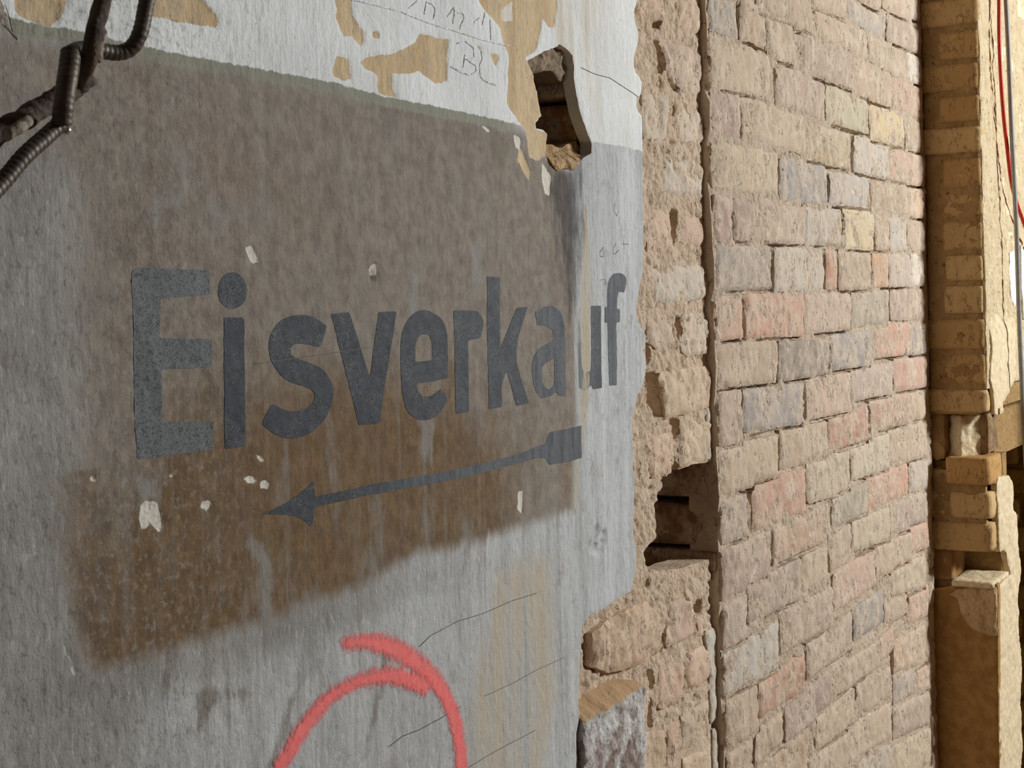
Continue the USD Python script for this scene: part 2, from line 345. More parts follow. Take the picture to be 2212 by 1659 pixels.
def mortar_material(name, c1, c2, dark=(120, 96, 72)):
    g = G(); p = g.pos()
    n1 = g.noise(p, 30, 5, .6); n2 = g.noise(p, 110, 7, .74); n3 = g.noise(p, 380, 3, .6); lumps = g.vor(p, 120, 'f1')
    col = g.mix(g.rng(n1, .3, .7), lin(*c1), lin(*c2))
    pit = g.rng(g.noise(g.scale(p, (1, 1, .8), (1, 5, 2)), 85, 4, .7), .60, .68)
    col = g.mix(g.m('multiply', g.rng(n2, .55, .7), .5), col, lin(*[(x + y) / 2 for x, y in zip(dark, c1)]))
    col = g.mix(g.m('multiply', pit, .6), col, lin(*[x * .8 for x in dark]))
    col = g.mix(g.m('multiply', g.rng(n3, .6, .7), .4), col, lin(*[x * .8 for x in dark]))
    h = g.m('add', g.m('add', n2, g.m('multiply', n3, .3)), g.m('add', g.m('multiply', lumps, -.6), g.m('multiply', pit, -.9)))
    nrm = g.bump(h, .62, .012)
    return g.out(name, base_color=col, normal=nrm, roughness=.95, specular_ior_level=.1)
M_PLASTER = plaster_material()
M_PAINT = film_material('sign_paint', lin(34, 40, 49), lin(56, 63, 73))
M_SPRAY = film_material('spray_paint', lin(255, 118, 118), lin(255, 132, 128), soft=.011, worncol=lin(232, 120, 118))
M_BRICK = brick_material(amount=.72)
M_BRICKS = brick_material('strip_brick_brightened', (222, 200, 177), .66)  # strip bricks lightened in colour to make up for weaker lamp light
M_MORTARS = mortar_material('strip_mortar_brightened', (212, 189, 163), (228, 207, 184), (142, 118, 94))  # strip mortar brightened the same way, light put into the colour
M_MORTAR = mortar_material('mortar', (200, 181, 159), (217, 200, 179), (132, 111, 90))
M_PIER_SHADED = brick_material('pier_brick', (186, 154, 106), .5)  # warm shade of the pier's return side is mixed into this brown
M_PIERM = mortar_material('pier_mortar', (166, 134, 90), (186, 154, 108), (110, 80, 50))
M_FRONT_LIT = brick_material('front_brick_lit', (232, 214, 180), .5)  # lit copy of the pier brick, brightness put into the cream
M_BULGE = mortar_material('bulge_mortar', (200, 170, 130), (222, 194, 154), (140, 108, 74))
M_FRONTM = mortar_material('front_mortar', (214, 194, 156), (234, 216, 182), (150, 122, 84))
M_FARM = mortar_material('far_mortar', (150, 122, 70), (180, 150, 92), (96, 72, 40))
def simple(name, c1, c2, scale=60, rough=.6, metallic=0.0, bump=.3, dist=.003, spec=.4):
    g = G(); p = g.pos(); n = g.noise(p, scale, 5, .65)
    return g.out(name, base_color=g.mix(g.rng(n, .35, .65), lin(*c1), lin(*c2)), roughness=rough, metallic=metallic, specular_ior_level=spec, normal=g.bump(n, bump, dist))
M_REMNANT = simple('white_plaster', (226, 210, 178), (206, 186, 150), 70, .9, bump=.7, dist=.006)
M_LIMES = simple('lime_smear', (206, 200, 188), (186, 176, 160), 70, .9, bump=.7, dist=.006)
M_WHITE = simple('patch_white', (236, 238, 240), (220, 222, 224), 90, .8, bump=.5, dist=.004)
M_DARKPL = mortar_material('crumbled_mortar', (150, 134, 116), (178, 160, 138), (92, 78, 64))
M_SPLINT = simple('splintered_mortar', (206, 176, 134), (180, 148, 106), 90, .9, bump=.8, dist=.01)
M_PENCIL = simple('pencil', (58, 60, 62), (190, 190, 188), 420, .5, .25, .5, .001)
M_GRAPH = simple('pencil_thin', (92, 88, 84), (110, 106, 100), 500, .7)
M_FLEX = simple('conduit_metal', (74, 68, 60), (98, 90, 80), 90, .5, .45, .3, .002)
M_RUST = simple('rusted_pipe', (62, 52, 46), (104, 92, 80), 55, .85, .1, .8, .006)
M_LIME = simple('lime_crust', (176, 168, 156), (120, 110, 98), 120, .9, bump=.8, dist=.005)
M_RED = simple('red_cable', (176, 34, 22), (196, 46, 30), 40, .45, bump=.05)
M_GREY = simple('grey_conduit', (132, 134, 134), (148, 150, 150), 40, .5, bump=.05)
M_STONE = None
def stone_material():
    g = G(); p = g.pos(); n = g.noise(p, 26, 6, .65); n2 = g.noise(p, 90, 5, .7); n3 = g.noise(p, 260, 3)
    col = g.mix(g.rng(n, .38, .6), lin(138, 122, 114), lin(208, 206, 204))
    col = g.mix(g.m('multiply', g.rng(n2, .54, .66), .7), col, lin(92, 84, 80))
    col = g.mix(g.rng(g.m('add', g.attr('top'), g.m('multiply_add', n, .6, -.3)), .35, .6), col, g.mix(n2, lin(170, 138, 104), lin(196, 166, 130)))
    return g.out('charred_stone', base_color=col, normal=g.bump(g.m('add', n2, g.m('multiply', n3, .2)), .5, .010), roughness=.95)
M_STONE = stone_material()
M_ROOM = mortar_material('room_render', (120, 96, 70), (140, 112, 84))
M_FLOOR = mortar_material('dusty_floor', (120, 96, 70), (138, 112, 84))

# ------------------------------------------------------------------ the room around
def quad_box(name, lo, hi, mat, label):
    m = trimesh.creation.box(bounds=[lo, hi]); p = obj(name, m, mat, smooth=False); tag(p, label, None, 'structure'); return p
quad_box('floor', (-3, -4.2, -.1), (9, 1.0, 0), M_FLOOR, 'dusty grey-brown floor of the stripped room')
quad_box('ceiling', (-3, -4.2, 3.2), (9, 1.0, 3.3), M_ROOM, 'bare ceiling of the stripped room')
quad_box('wall_front', (-3, -4.3, 0), (9, -4.2, 3.2), M_ROOM, 'bare wall on the far side of the room')
quad_box('wall_end', (-3.1, -4.2, 0), (-3, 1.0, 3.2), M_ROOM, 'bare end wall behind the camera')

# ------------------------------------------------------------------ plastered wall with the painted sign
wall_l = thing('wall_left', 'plastered wall with brown wash and the stencilled word and arrow', None, 'structure')
EDGE = [(1374,-60),(1378,0),(1370,22),(1372,45),(1381,72),(1380,90),(1369,127),(1372,154),(1387,172),(1387,204),(1376,212),(1375,235),(1387,250),(1389,271),(1388,300),(1389,380),(1391,450),(1391,540),(1390,588),(1381,631),(1375,670),(1377,690),(1384,706),(1394,716),(1395,752),(1389,757),(1395,770),(1395,807),(1388,832),(1381,846),(1372,875),(1367,897),(1365,914),(1367,936),(1368,972),(1367,1013),(1371,1030),(1371,1088),(1368,1126),(1370,1168),(1375,1185),(1375,1227),(1368,1250),(1368,1276),(1343,1289),(1325,1301),(1300,1320),(1278,1327),(1267,1343),(1258,1356),(1256,1407),(1254,1430),(1252,1497),(1248,1517),(1254,1537),(1252,1559),(1245,1587),(1247,1627),(1252,1659),(1255,1700)]
e = P0.poly(EDGE)
outer = [(-2.9, 0.02), (-2.9, 3.18), (e[0][0], 3.18)] + e + [(e[-1][0], 0.02)]
outer = rough_ring(outer, .012, .0012, 3, 120)
HOLE = [(1211,95),(1228,107),(1238,119),(1242,142),(1242,171),(1250,216),(1258,251),(1273,292),(1280,310),(1279,331),(1262,341),(1238,365),(1220,366),(1203,367),(1191,355),(1180,335),(1185,290),(1172,280),(1159,277),(1159,265),(1173,249),(1164,214),(1152,154),(1140,132),(1160,120),(1182,109),(1203,101)]
hole = rough_ring(P0.poly(HOLE), .003, .0018, 5, 150)
PANEL = [(-100,60),(300,105),(500,145),(720,190),(900,225),(1125,275),(1180,335),(1235,372),(1243,560),(1240,760),(1246,900),(1240,1108),(1170,1130),(1010,1182),(900,1205),(800,1262),(720,1292),(640,1318),(580,1344),(400,1402),(190,1462),(150,1330),(115,1150),(110,1000),(60,700),(-100,400)]
WHITE = [(-200,-30),(60,48),(140,60),(200,74),(300,97),(330,105),(500,138),(720,178),(820,206),(1000,242),(1125,270),(1180,300),(1283,306),(1330,314),(1400,328),(1430,-300),(-200,-300)]
OCHRE = [
 [(1034,-80),(1034,0),(1045,20),(1060,36),(1081,60),(1087,90),(1100,118),(1101,132),(1098,154),(1099,181),(1095,222),(1108,244),(1125,268),(1137,285),(1144,341),(1162,347),(1182,333),(1186,290),(1159,278),(1159,264),(1174,249),(1164,214),(1152,154),(1135,124),(1157,111),(1169,70),(1171,38),(1186,58),(1198,60),(1204,20),(1208,-80)],
 [(908,72),(940,80),(971,85),(966,127),(968,175),(940,181),(922,165),(904,154),(886,159),(850,159),(848,190),(859,212),(817,201),(816,161),(790,148),(778,134),(798,121),(837,119),(868,108),(897,92)],
 [(722,-60),(724,0),(728,20),(725,36),(733,58),(743,78),(761,78),(770,90),(778,99),(787,98),(787,69),(775,55),(763,36),(760,9),(758,-60)],
 [(727,121),(752,125),(757,145),(758,170),(742,174),(720,165),(718,154)], [(803,69),(819,68),(820,85),(806,82)],
 [(320,-60),(324,34),(380,46),(432,54),(469,61),(474,45),(468,30),(439,0),(430,-60)], [(30,-60),(34,30),(44,37),(80,50),(111,57),(135,34),(149,0),(150,-60)],
 [(1122,318),(1130,330),(1146,372),(1142,390),(1132,372),(1118,345)], [(1060,115),(1080,120),(1072,145),(1063,130)], [(1030,92),(1046,108),(1036,108)]]
CHIP = [[(302,1092),(312,1083),(341,1085),(346,1110),(353,1130),(350,1148),(342,1150),(326,1130),(308,1146),(300,1120)], [(434,1085),(452,1079),(459,1090),(448,1104),(434,1098)], [(561,1043),(572,1036),(584,1045),(578,1058),(564,1056)], [(529,1034),(540,1027),(557,1036),(548,1044),(534,1042)], [(553,981),(566,988),(572,1002),(558,992)], [(192,1030),(206,1028),(210,1040),(198,1042)], [(363,1022),(372,1020),(377,1028),(369,1033)],
 [(1086,22),(1096,12),(1110,0),(1110,44),(1088,46)], [(1040,270),(1058,278),(1066,286),(1052,284)], [(1110,290),(1126,300),(1122,326),(1112,316)], [(1172,352),(1190,380),(1188,424),(1178,420),(1170,380)], [(530,535),(545,530),(560,566),(545,570)], [(137,1395),(141,1395),(160,1440),(163,1466),(157,1462),(150,1430)], [(800,575),(812,568),(815,600),(806,595)], [(1246,962),(1256,958),(1258,976),(1248,980)], [(1120,1062),(1130,1058),(1128,1110),(1118,1100)]]
STAIN = [[(1188,362),(1256,350),(1262,420),(1258,500),(1250,590),(1232,680),(1216,600),(1200,490),(1184,410)]]
PIT = [[(1283,1118),(1290,1114),(1296,1150),(1308,1142),(1310,1165),(1300,1200),(1286,1196),(1274,1198),(1272,1170),(1284,1145)], [(795,582),(806,578),(812,610),(802,612)]]
SMEAR = [[(398,318),(406,316),(404,400),(392,412),(393,340)], [(318,425),(392,418),(380,440),(352,446),(338,482),(316,478)], [(536,1170),(548,1165),(588,1215),(586,1345),(565,1335),(560,1230)], [(655,1280),(668,1285),(688,1440),(672,1475),(640,1470),(655,1360)], [(300,1030),(345,1030),(342,1085),(300,1090)], [(640,700),(652,700),(650,760),(640,752)], [(880,640),(900,600),(905,660),(890,690)], [(905,900),(940,905),(930,1000),(912,990)], [(1016,540),(1034,520),(1044,600),(1026,640)]]
DIRT = [[(421,1500),(470,1492),(474,1512),(450,1530),(436,1575),(422,1592)], [(490,1490),(528,1496),(522,1514),(494,1506)], [(630,1500),(646,1482),(620,1580),(592,1659),(574,1659),(606,1580)], [(826,1398),(842,1402),(836,1470),(812,1540),(800,1600),(794,1596),(806,1530),(822,1470)], [(360,1380),(372,1385),(380,1420),(366,1480),(352,1500),(360,1440)], [(1000,1180),(1012,1180),(1004,1240),(998,1240)], [(206,1120),(240,1110),(246,1150),(214,1160)]]
RUST = [[(408,300),(440,310),(560,400),(600,430),(560,440),(470,390)], [(480,330),(540,350),(640,440),(690,500),(640,480)]]
def many(polys, u, v): return np.max([sdf(P0.poly(q), u, v) for q in polys], axis=0)
def pin(dst, u, v, a, b): return 1 / (1 + np.exp(-(dst - a) / b))
def sstep(x, a, b):
    t = np.clip((x - a) / (b - a), 0, 1); return t * t * (3 - 2 * t)
_oc = [P0.poly(q) for q in OCHRE]
def plaster_base(u, v):
    left = 1 - sstep(u, .75, 1.15)
    return .0030 * fbm(u, v, 9, 3, 1) + .0016 * fbm(u, v, 45, 3, 2) * (1 + 1.2 * left) + .0010 * fbm(u * 2.2, v, 130, 2, 4) * (1 + left)
def plaster_h(u, v):
    h = plaster_base(u, v)
    inside = np.max([sdf(q, u, v) for q in _oc], axis=0)
    h = h - .0012 * sstep(inside, -.0012, .0012)
    h = h - .0010 * sstep(many(CHIP, u, v), -.001, .001)
    h = h - .0060 * sstep(many(PIT, u, v), -.002, .004) * (.5 + fbm(u, v, 160, 2, 9) * 1.6)
    return h
corners = np.array(P0.poly([(-60,-40),(-60,1690),(1400,-40),(1260,1700)]))
box = (corners[0][0], .86, e[0][0] + .02, 2.24)
zb = (min(corners[:, 1]) , max(corners[:, 1])); box = (corners[0][0], zb[0], max(p[0] for p in e) + .01, zb[1])
V, Fc, uu, vv = surface(outer, [hole], grid_pts(.0032, .0016, coarse=(box, .05)), P0, plaster_h, .017, .0008)
pxs = None
attrs = dict(panel=sdf(P0.poly(PANEL), uu, vv), white=sdf(P0.poly(WHITE), uu, vv), ochre=many(OCHRE, uu, vv), chip=many(CHIP, uu, vv), stain=many(STAIN, uu, vv))
xl = lambda a: P0.px(a, 620)[0]
zz = lambda x, y: P0.px(x, y)[1]
attrs['warm'] = np.clip((zz(600, 640) - vv) / (zz(600, 640) - zz(600, 1060)), 0, 1.15) * (.62 + .5 * sstep(uu, xl(150), xl(450))) * (1 - .75 * sstep(uu, xl(850), xl(1180)))
attrs['fadein'] = sstep(uu, xl(60), xl(330)) * .75 + .25 * (vv < zz(300, 1000)) + .45 * sstep(vv, zz(200, 420), zz(200, 250))
attrs['smear'] = many(SMEAR, uu, vv); attrs['dirt'] = many(DIRT, uu, vv); attrs['rust'] = many(RUST, uu, vv)
attrs['stipple'] = 1 - .8 * sstep(uu, xl(330), xl(620))
attrs['cool'] = np.maximum(sstep(uu, xl(560), xl(1120)) * .8, .7 * sstep(sdf(P0.poly(PANEL), uu, vv), -.01, -.05) * sstep(uu, xl(100), xl(420)) * (vv < zz(600, 1200))) + .2 * sstep(uu, xl(1240), xl(1270))
attrs['beige'] = np.maximum(sstep(sdf(P0.poly([(1080,1225),(1190,1200),(1200,1500),(1160,1720),(1000,1720),(1010,1560)]), uu, vv), -.02, .02), 1.3 * sstep(sdf(P0.poly([(1258,450),(1268,450),(1280,620),(1272,840),(1250,1100),(1236,1100),(1250,800)]), uu, vv), -.006, .006))
attrs['rim'] = 1 - sstep(uu, xl(1100), xl(1140)); attrs['cream'] = sstep(uu, xl(1200), xl(1230)) * (1 - .75 * sstep(uu, xl(1290), xl(1345)))
obj('plaster', (V, Fc), M_PLASTER, wall_l, smooth=True, attrs=attrs)

def soften(pts, it=2):
    """Rounds the gentle bends of an outline and keeps its sharp corners."""
    P = [np.array(p, float) for p in pts]
    for _ in range(it):
        n, Q = len(P), []
        for i in range(n):
            a, b, c = P[i - 1], P[i], P[(i + 1) % n]; d1, d2 = b - a, c - b
            t = math.degrees(math.acos(np.clip(np.dot(d1, d2) / (np.linalg.norm(d1) * np.linalg.norm(d2) + 1e-9), -1, 1)))
            Q += [b] if t > 52 or t < 4 else [b - d1 * .25, b + d2 * .25]
        P = Q
    return [tuple(p) for p in P]
def film(name, px_outer, px_holes=(), mat=M_PAINT, worn=.3, fade=0.0, lift=.00035, label=None, sp=.0028, edge=False):
    o = P0.poly(soften(px_outer)); hs = [P0.poly(soften(h)) for h in px_holes]
    ring = lambda q: rough_ring(q, .004, .0005, 11, 300)
    V, Fc, u, v = surface(ring(o), [ring(h) for h in hs], grid_pts(sp, sp * .4), P0, lambda a, b: plaster_base(a, b) + lift, 0, 0)
    n = len(V); at = dict(worn=np.clip(worn(u, v) if callable(worn) else np.full(n, worn), 0, 1), fadeout=np.clip(fade(u, v) if callable(fade) else np.full(n, fade), 0, 1), edge=np.abs(sdf(o, u, v)))
    k = 2 * (len(ring(o)) + sum(len(ring(h)) for h in hs)); n -= k        # a paint film has no side walls
    return obj(name, (V[:n], Fc[(Fc < n).all(1)]), mat, wall_l, smooth=True, attrs={a: b[:n] for a, b in at.items()}, label=label)
def ell(cx, cy, rx, ry, n=28): return [(cx + rx * math.cos(2 * math.pi * k / n), cy + ry * math.sin(2 * math.pi * k / n)) for k in range(n)]
LET = {
 'E': ([(283,588),(290,580),(300,578),(451,584),(455,636),(347,645),(345,730),(457,732),(457,794),(347,798),(349,912),(460,910),(460,971),(296,993),(290,905),(288,700),(285,630)], [], .80, .12),
 'stem of the letter i': ([(482,686),(526,686),(530,964),(485,970)], [], .14, 0), 'dot of the letter i': (ell(501, 628, 31, 40), [], .26, 0),
 's': ([(705,705),(698,730),(690,751),(669,744),(644,742),(632,744),(626,752),(628,767),(642,775),(663,782),(698,796),(719,829),(721,859),(709,898),(678,933),(644,948),(609,946),(578,929),(565,913),(586,871),(613,886),(640,890),(671,879),(682,859),(678,844),(655,834),(624,825),(597,802),(580,771),(578,732),(594,701),(620,684),(651,678),(682,686)], [], .18, 0),
 'v': ([(715,678),(754,674),(799,815),(817,674),(856,672),(819,914),(775,918)], [], .18, 0),
 'e': ([(864,736),(872,703),(889,680),(912,667),(938,676),(956,692),(964,712),(966,760),(966,817),(930,824),(898,829),(901,844),(912,858),(931,856),(950,840),(966,863),(950,894),(920,910),(889,902),(872,875),(864,798)], [[(896,748),(901,730),(912,721),(927,724),(933,740),(933,778),(896,782)]], .2, .05),
 'r': ([(979,671),(1025,670),(1036,676),(1047,696),(1037,730),(1010,736),(1012,890),(983,894)], [], .24, .1),
 'k': ([(1051,597),(1079,599),(1080,755),(1116,665),(1139,663),(1108,770),(1143,871),(1115,877),(1094,800),(1081,832),(1084,879),(1055,884)], [], .24, .1),
 'a': ([(1155,674),(1182,659),(1205,665),(1219,694),(1221,770),(1222,856),(1209,856),(1200,846),(1190,856),(1170,861),(1155,844),(1147,798),(1153,767),(1170,748),(1195,736),(1194,713),(1178,703),(1161,703)], [[(1168,805),(1174,786),(1197,775),(1199,829),(1186,842),(1172,832)]], .3, .3),
 'u': ([(1238,667),(1254,667),(1254,790),(1262,806),(1276,800),(1276,661),(1297,660),(1299,838),(1280,841),(1278,832),(1262,845),(1245,832),(1238,805)], [], .3, lambda u, v: .85 - .65 * sstep(u, xl(1256), xl(1280))),
 'f': ([(1315,833),(1312,697),(1305,697),(1305,663),(1311,663),(1311,613),(1321,593),(1336,588),(1350,594),(1354,605),(1348,632),(1336,630),(1332,645),(1332,666),(1338,669),(1338,696),(1331,697),(1332,832)], [], .3, .35)}
for k, (o, hs, w, fd) in LET.items():
    film('painted_letter', o, hs, worn=w, fade=fd, label='worn dark slate %s of the painted word' % (k if 'letter' in k else 'letter ' + k))
film('painted_arrow', [(565,1110),(617,1087),(655,1060),(678,1037),(680,1073),(800,1047),(966,1018),(1110,985),(1150,968),(1178,958),(1186,933),(1220,927),(1255,919),(1257,989),(1225,998),(1186,1004),(1179,989),(1166,988),(1110,1003),(993,1034),(800,1069),(680,1095),(673,1139),(655,1122),(632,1112)], worn=.18, fade=lambda u, v: .35 * sstep(u, xl(700), xl(1000)), label='dark slate painted arrow pointing left under the word')
def stroke(pts, ws):
    P = np.array(pts, float); L = np.concatenate([[0], np.cumsum(np.linalg.norm(np.diff(P, axis=0), axis=1))])
    from scipy.interpolate import CubicSpline
    t = np.linspace(0, L[-1], 40); C = CubicSpline(L, P)(t); w = np.interp(t, L, ws); T = np.gradient(C, axis=0); T /= np.linalg.norm(T, axis=1, keepdims=True)
    N = np.stack([-T[:, 1], T[:, 0]], 1); return np.vstack([C + N * w[:, None] / 2, (C - N * w[:, None] / 2)[::-1]]).tolist()
SW = lambda u, v: .25 + 0 * u
film('spray_stroke', stroke([(732,1398),(750,1391),(807,1387),(863,1408),(909,1440),(944,1478),(969,1521),(987,1581),(996,1659),(997,1730)], [40,50,60,64,58,50,42,38,36,34]), mat=M_SPRAY, worn=SW, edge=True, lift=.0009, label='outer pink spray-painted stroke of the arch')
film('spray_stroke', stroke([(930,1490),(916,1484),(877,1466),(831,1458),(786,1468),(736,1487),(694,1521),(655,1570),(623,1623),(602,1659),(575,1730)], [48,58,60,56,50,48,46,46,44,44,42]), mat=M_SPRAY, worn=SW, edge=True, lift=.0013, label='inner pink spray-painted stroke of the arch')

# pencil lines and pencilled writing on the plaster
def ribbon(px_pts, wpx, lift=.0012):
    P = np.array(P0.poly(px_pts)); ls = LineString(P); n = max(2, int(ls.length / .003))
    q = np.array([ls.interpolate(k / n, normalized=True).coords[0] for k in range(n + 1)])
    T = np.gradient(q, axis=0); T /= np.maximum(np.linalg.norm(T, axis=1, keepdims=True), 1e-9); N = np.stack([-T[:, 1], T[:, 0]], 1)
    w = wpx / 2900. / 2 * (1 + .9 * fbm(q[:, 0], q[:, 1], 400, 2, 5))[:, None]
    a, b = q + N * w, q - N * w; U = np.vstack([a, b]); V = P0.to(U[:, 0], U[:, 1], plaster_h(U[:, 0], U[:, 1]) + lift * .45); k = n + 1
    i = np.arange(n); f = np.vstack([np.stack([i, i + 1, i + k + 1], 1), np.stack([i, i + k + 1, i + k], 1)])
    return trimesh.Trimesh(V, f, process=False)
def pencil(name, strokes, w, mat, label=None): obj(name, trimesh.util.concatenate([ribbon(s, w) for s in strokes]), mat, wall_l, smooth=True, label=label)
pencil('pencil_line', [[(745,-5),(761,0),(863,25),(917,47),(971,64),(1044,87),(1089,98),(1112,98)]], 2.6, M_PENCIL, 'silvery pencil line drawn across the white paint')
pencil('pencil_letter', [[(987,94),(1004,89),(1022,103),(1025,125),(1012,130),(1006,128)], [(1004,118),(1000,146)], [(1007,128),(1029,143),(1029,155),(1015,163),(993,155),(973,144)]], 4.0, M_PENCIL, 'pencilled letter B on the white paint')
pencil('pencil_letter', [[(1040,108),(1042,127),(1037,141),(1038,166),(1044,172),(1056,179),(1073,185)]], 4.0, M_PENCIL, 'pencilled letter L on the white paint')
pencil('pencil_number', [[(883,18),(904,0)], [(921,5),(917,31)], [(921,4),(935,10),(941,22),(936,42)], [(966,36),(982,14),(978,51)], [(989,28),(1000,29),(1002,42),(995,54),(993,63)], [(1024,49),(1035,38)], [(1047,27),(1042,54)], [(1058,43),(1060,87)]], 3.8, M_PENCIL, 'pencilled measurement figures above the line')
for pts, w in (([(1256,146),(1285,160),(1316,168),(1336,181),(1367,201),(1386,216)], 2.2), ([(840,1612),(869,1590),(905,1576),(950,1552),(994,1526)], 2.8), ([(905,1397),(930,1373),(990,1341),(1045,1325),(1105,1298),(1159,1281)], 2.2), ([(1008,1659),(1070,1622),(1156,1577)], 2.0), ([(1047,1503),(1110,1474),(1160,1446),(1219,1420)], 1.8), ([(548,786),(700,765),(800,750)], 1.5)):
    pencil('pencil_line', [pts], w, M_GRAPH)
pencil('pencil_writing', [[(1329,438),(1327,455),(1333,468),(1335,457)], [(1303,534),(1295,545),(1297,555),(1305,553)], [(1330,525),(1324,540),(1326,551),(1336,540)], [(1344,527),(1357,528)], [(1347,520),(1347,550)], [(1296,605),(1308,603),(1306,616)]], 2.0, M_GRAPH, 'faint pencilled marks at the right edge of the plaster')

# ------------------------------------------------------------------ the opening chiselled through the plaster
def shell(u0, u1, v0, v1, h0, h1, frame):
    """Inside of a hole: four sides and the back, between depths h0 (front) and h1 (back)."""
    c = [(u0, v0), (u1, v0), (u1, v1), (u0, v1)]
    A = np.array([frame.to(a, b, h0) for a, b in c]); B = np.array([frame.to(a, b, h1) for a, b in c])
    C = np.array([frame.to(*(a if 0 else ((a + (-.03 if a == u0 else .03)), (b + (-.03 if b == v0 else .03)))), h1) for a, b in c]); C2 = np.array([frame.to(a + (-.03 if a == u0 else .03), b + (-.03 if b == v0 else .03), h0) for a, b in c])
    out = trimesh.util.concatenate([trimesh.convex.convex_hull(np.vstack([A[[i, (i + 1) % 4]], B[[i, (i + 1) % 4]], C[[i, (i + 1) % 4]], C2[[i, (i + 1) % 4]]])) for i in range(4)])
    Bk = np.array([frame.to(a, b, h1 - .02) for a, b in c])
    return trimesh.util.concatenate([out, trimesh.convex.convex_hull(np.vstack([B, Bk]))])
a0, a1 = P0.px(1120, 100), P0.px(1290, 375)
obj('opening_lining', shell(a0[0], P0.px(1273, 280)[0] + .03, a1[1], a0[1] + .01, -.017, -.16, P0), M_DARKPL, wall_l, smooth=False)
AX0 = np.array([P0.u, [0, 0, 1.0], -P0.n])
def brick_in(name, frame, u0, u1, v0, v1, h0, h1, mat, parent, tint, seed, amp=.003, sub=(12, 5, 6), r=.005, label=None):
    ax = np.array([frame.u, [0, 0, 1.0], -frame.n]) if np.dot(np.cross(frame.u, [0, 0, 1.0]), -frame.n) > 0 else np.array([frame.u, [0, 0, 1.0], frame.n])
    m = rbox(frame.to((u0 + u1) / 2, (v0 + v1) / 2, (h0 + h1) / 2), ax, (abs(u1 - u0), abs(v1 - v0), abs(h1 - h0)), r, sub, amp, seed)
    p = obj(name, m, mat, parent, smooth=True, label=label)
    tint_attr(p, np.tile(lin(*tint), (len(m.vertices), 1))); return p
for y0, y1, du, tn in ((92, 150, .012, (96, 88, 80)), (166, 207, -.004, (150, 132, 112)), (216, 300, .020, (168, 122, 70)), (306, 380, .006, (150, 116, 76))):
    x = 1238 + (y0 - 92) * .15
    brick_in('brick', P0, P0.px(x, y0)[0] + du, P0.px(x, y0)[0] + du + .12, P0.px(x, y1)[1], P0.px(x, y0)[1], -.018, -.14, M_BRICK, wall_l, tn, 100 + y0, .004)
def lump(name, frame, px, hf, mat, parent, sp=.004, depth=.03, fray=.002, label=None, seed=1, tint=None, attrs=None, drop=.002):
    V, Fc, u, v = surface(rough_ring(frame.poly(px), .006, fray, seed, 160), [], grid_pts(sp, sp * .5, seed=seed), frame, hf, depth, drop)
    p = obj(name, (V, Fc), mat, parent, smooth=True, label=label, attrs={k: f(u, v) for k, f in attrs.items()} if attrs else None)
    if tint is not None: tint_attr(p, np.tile(lin(*tint), (len(V), 1)))
    return p
lump('crumbled_mortar', P0, [(1133,122),(1160,104),(1203,97),(1228,105),(1243,140),(1245,176),(1226,172),(1214,150),(1196,150),(1178,158),(1153,160)], lambda u, v: -.012 + .022 * fbm(u, v, 80, 3, 8), M_DARKPL, wall_l, .0025, .05)
lump('splintered_mortar', P0, [(1178,337),(1187,306),(1215,309),(1245,316),(1279,300),(1282,330),(1262,343),(1238,367),(1220,362),(1203,371),(1190,356)], lambda u, v: -.020 + .022 * sstep(v, P0.px(1225, 312)[1], P0.px(1225, 352)[1]) + .016 * fbm(u * .8 + v * .5, v * .4 - u * .2, 150, 3, 12), M_SPLINT, wall_l, .0022, .06, label='splintered pale mortar ledge under the opening')
lump('plaster_chip', P0, [(-30,30),(20,60),(42,92),(30,70),(22,40),(6,-10),(-30,-10)], lambda u, v: .0015 + .009 * fbm(u, v, 70, 3, 2), M_LIME, wall_l, .003, .0, label='crumbled spot at the upper left of the plaster')

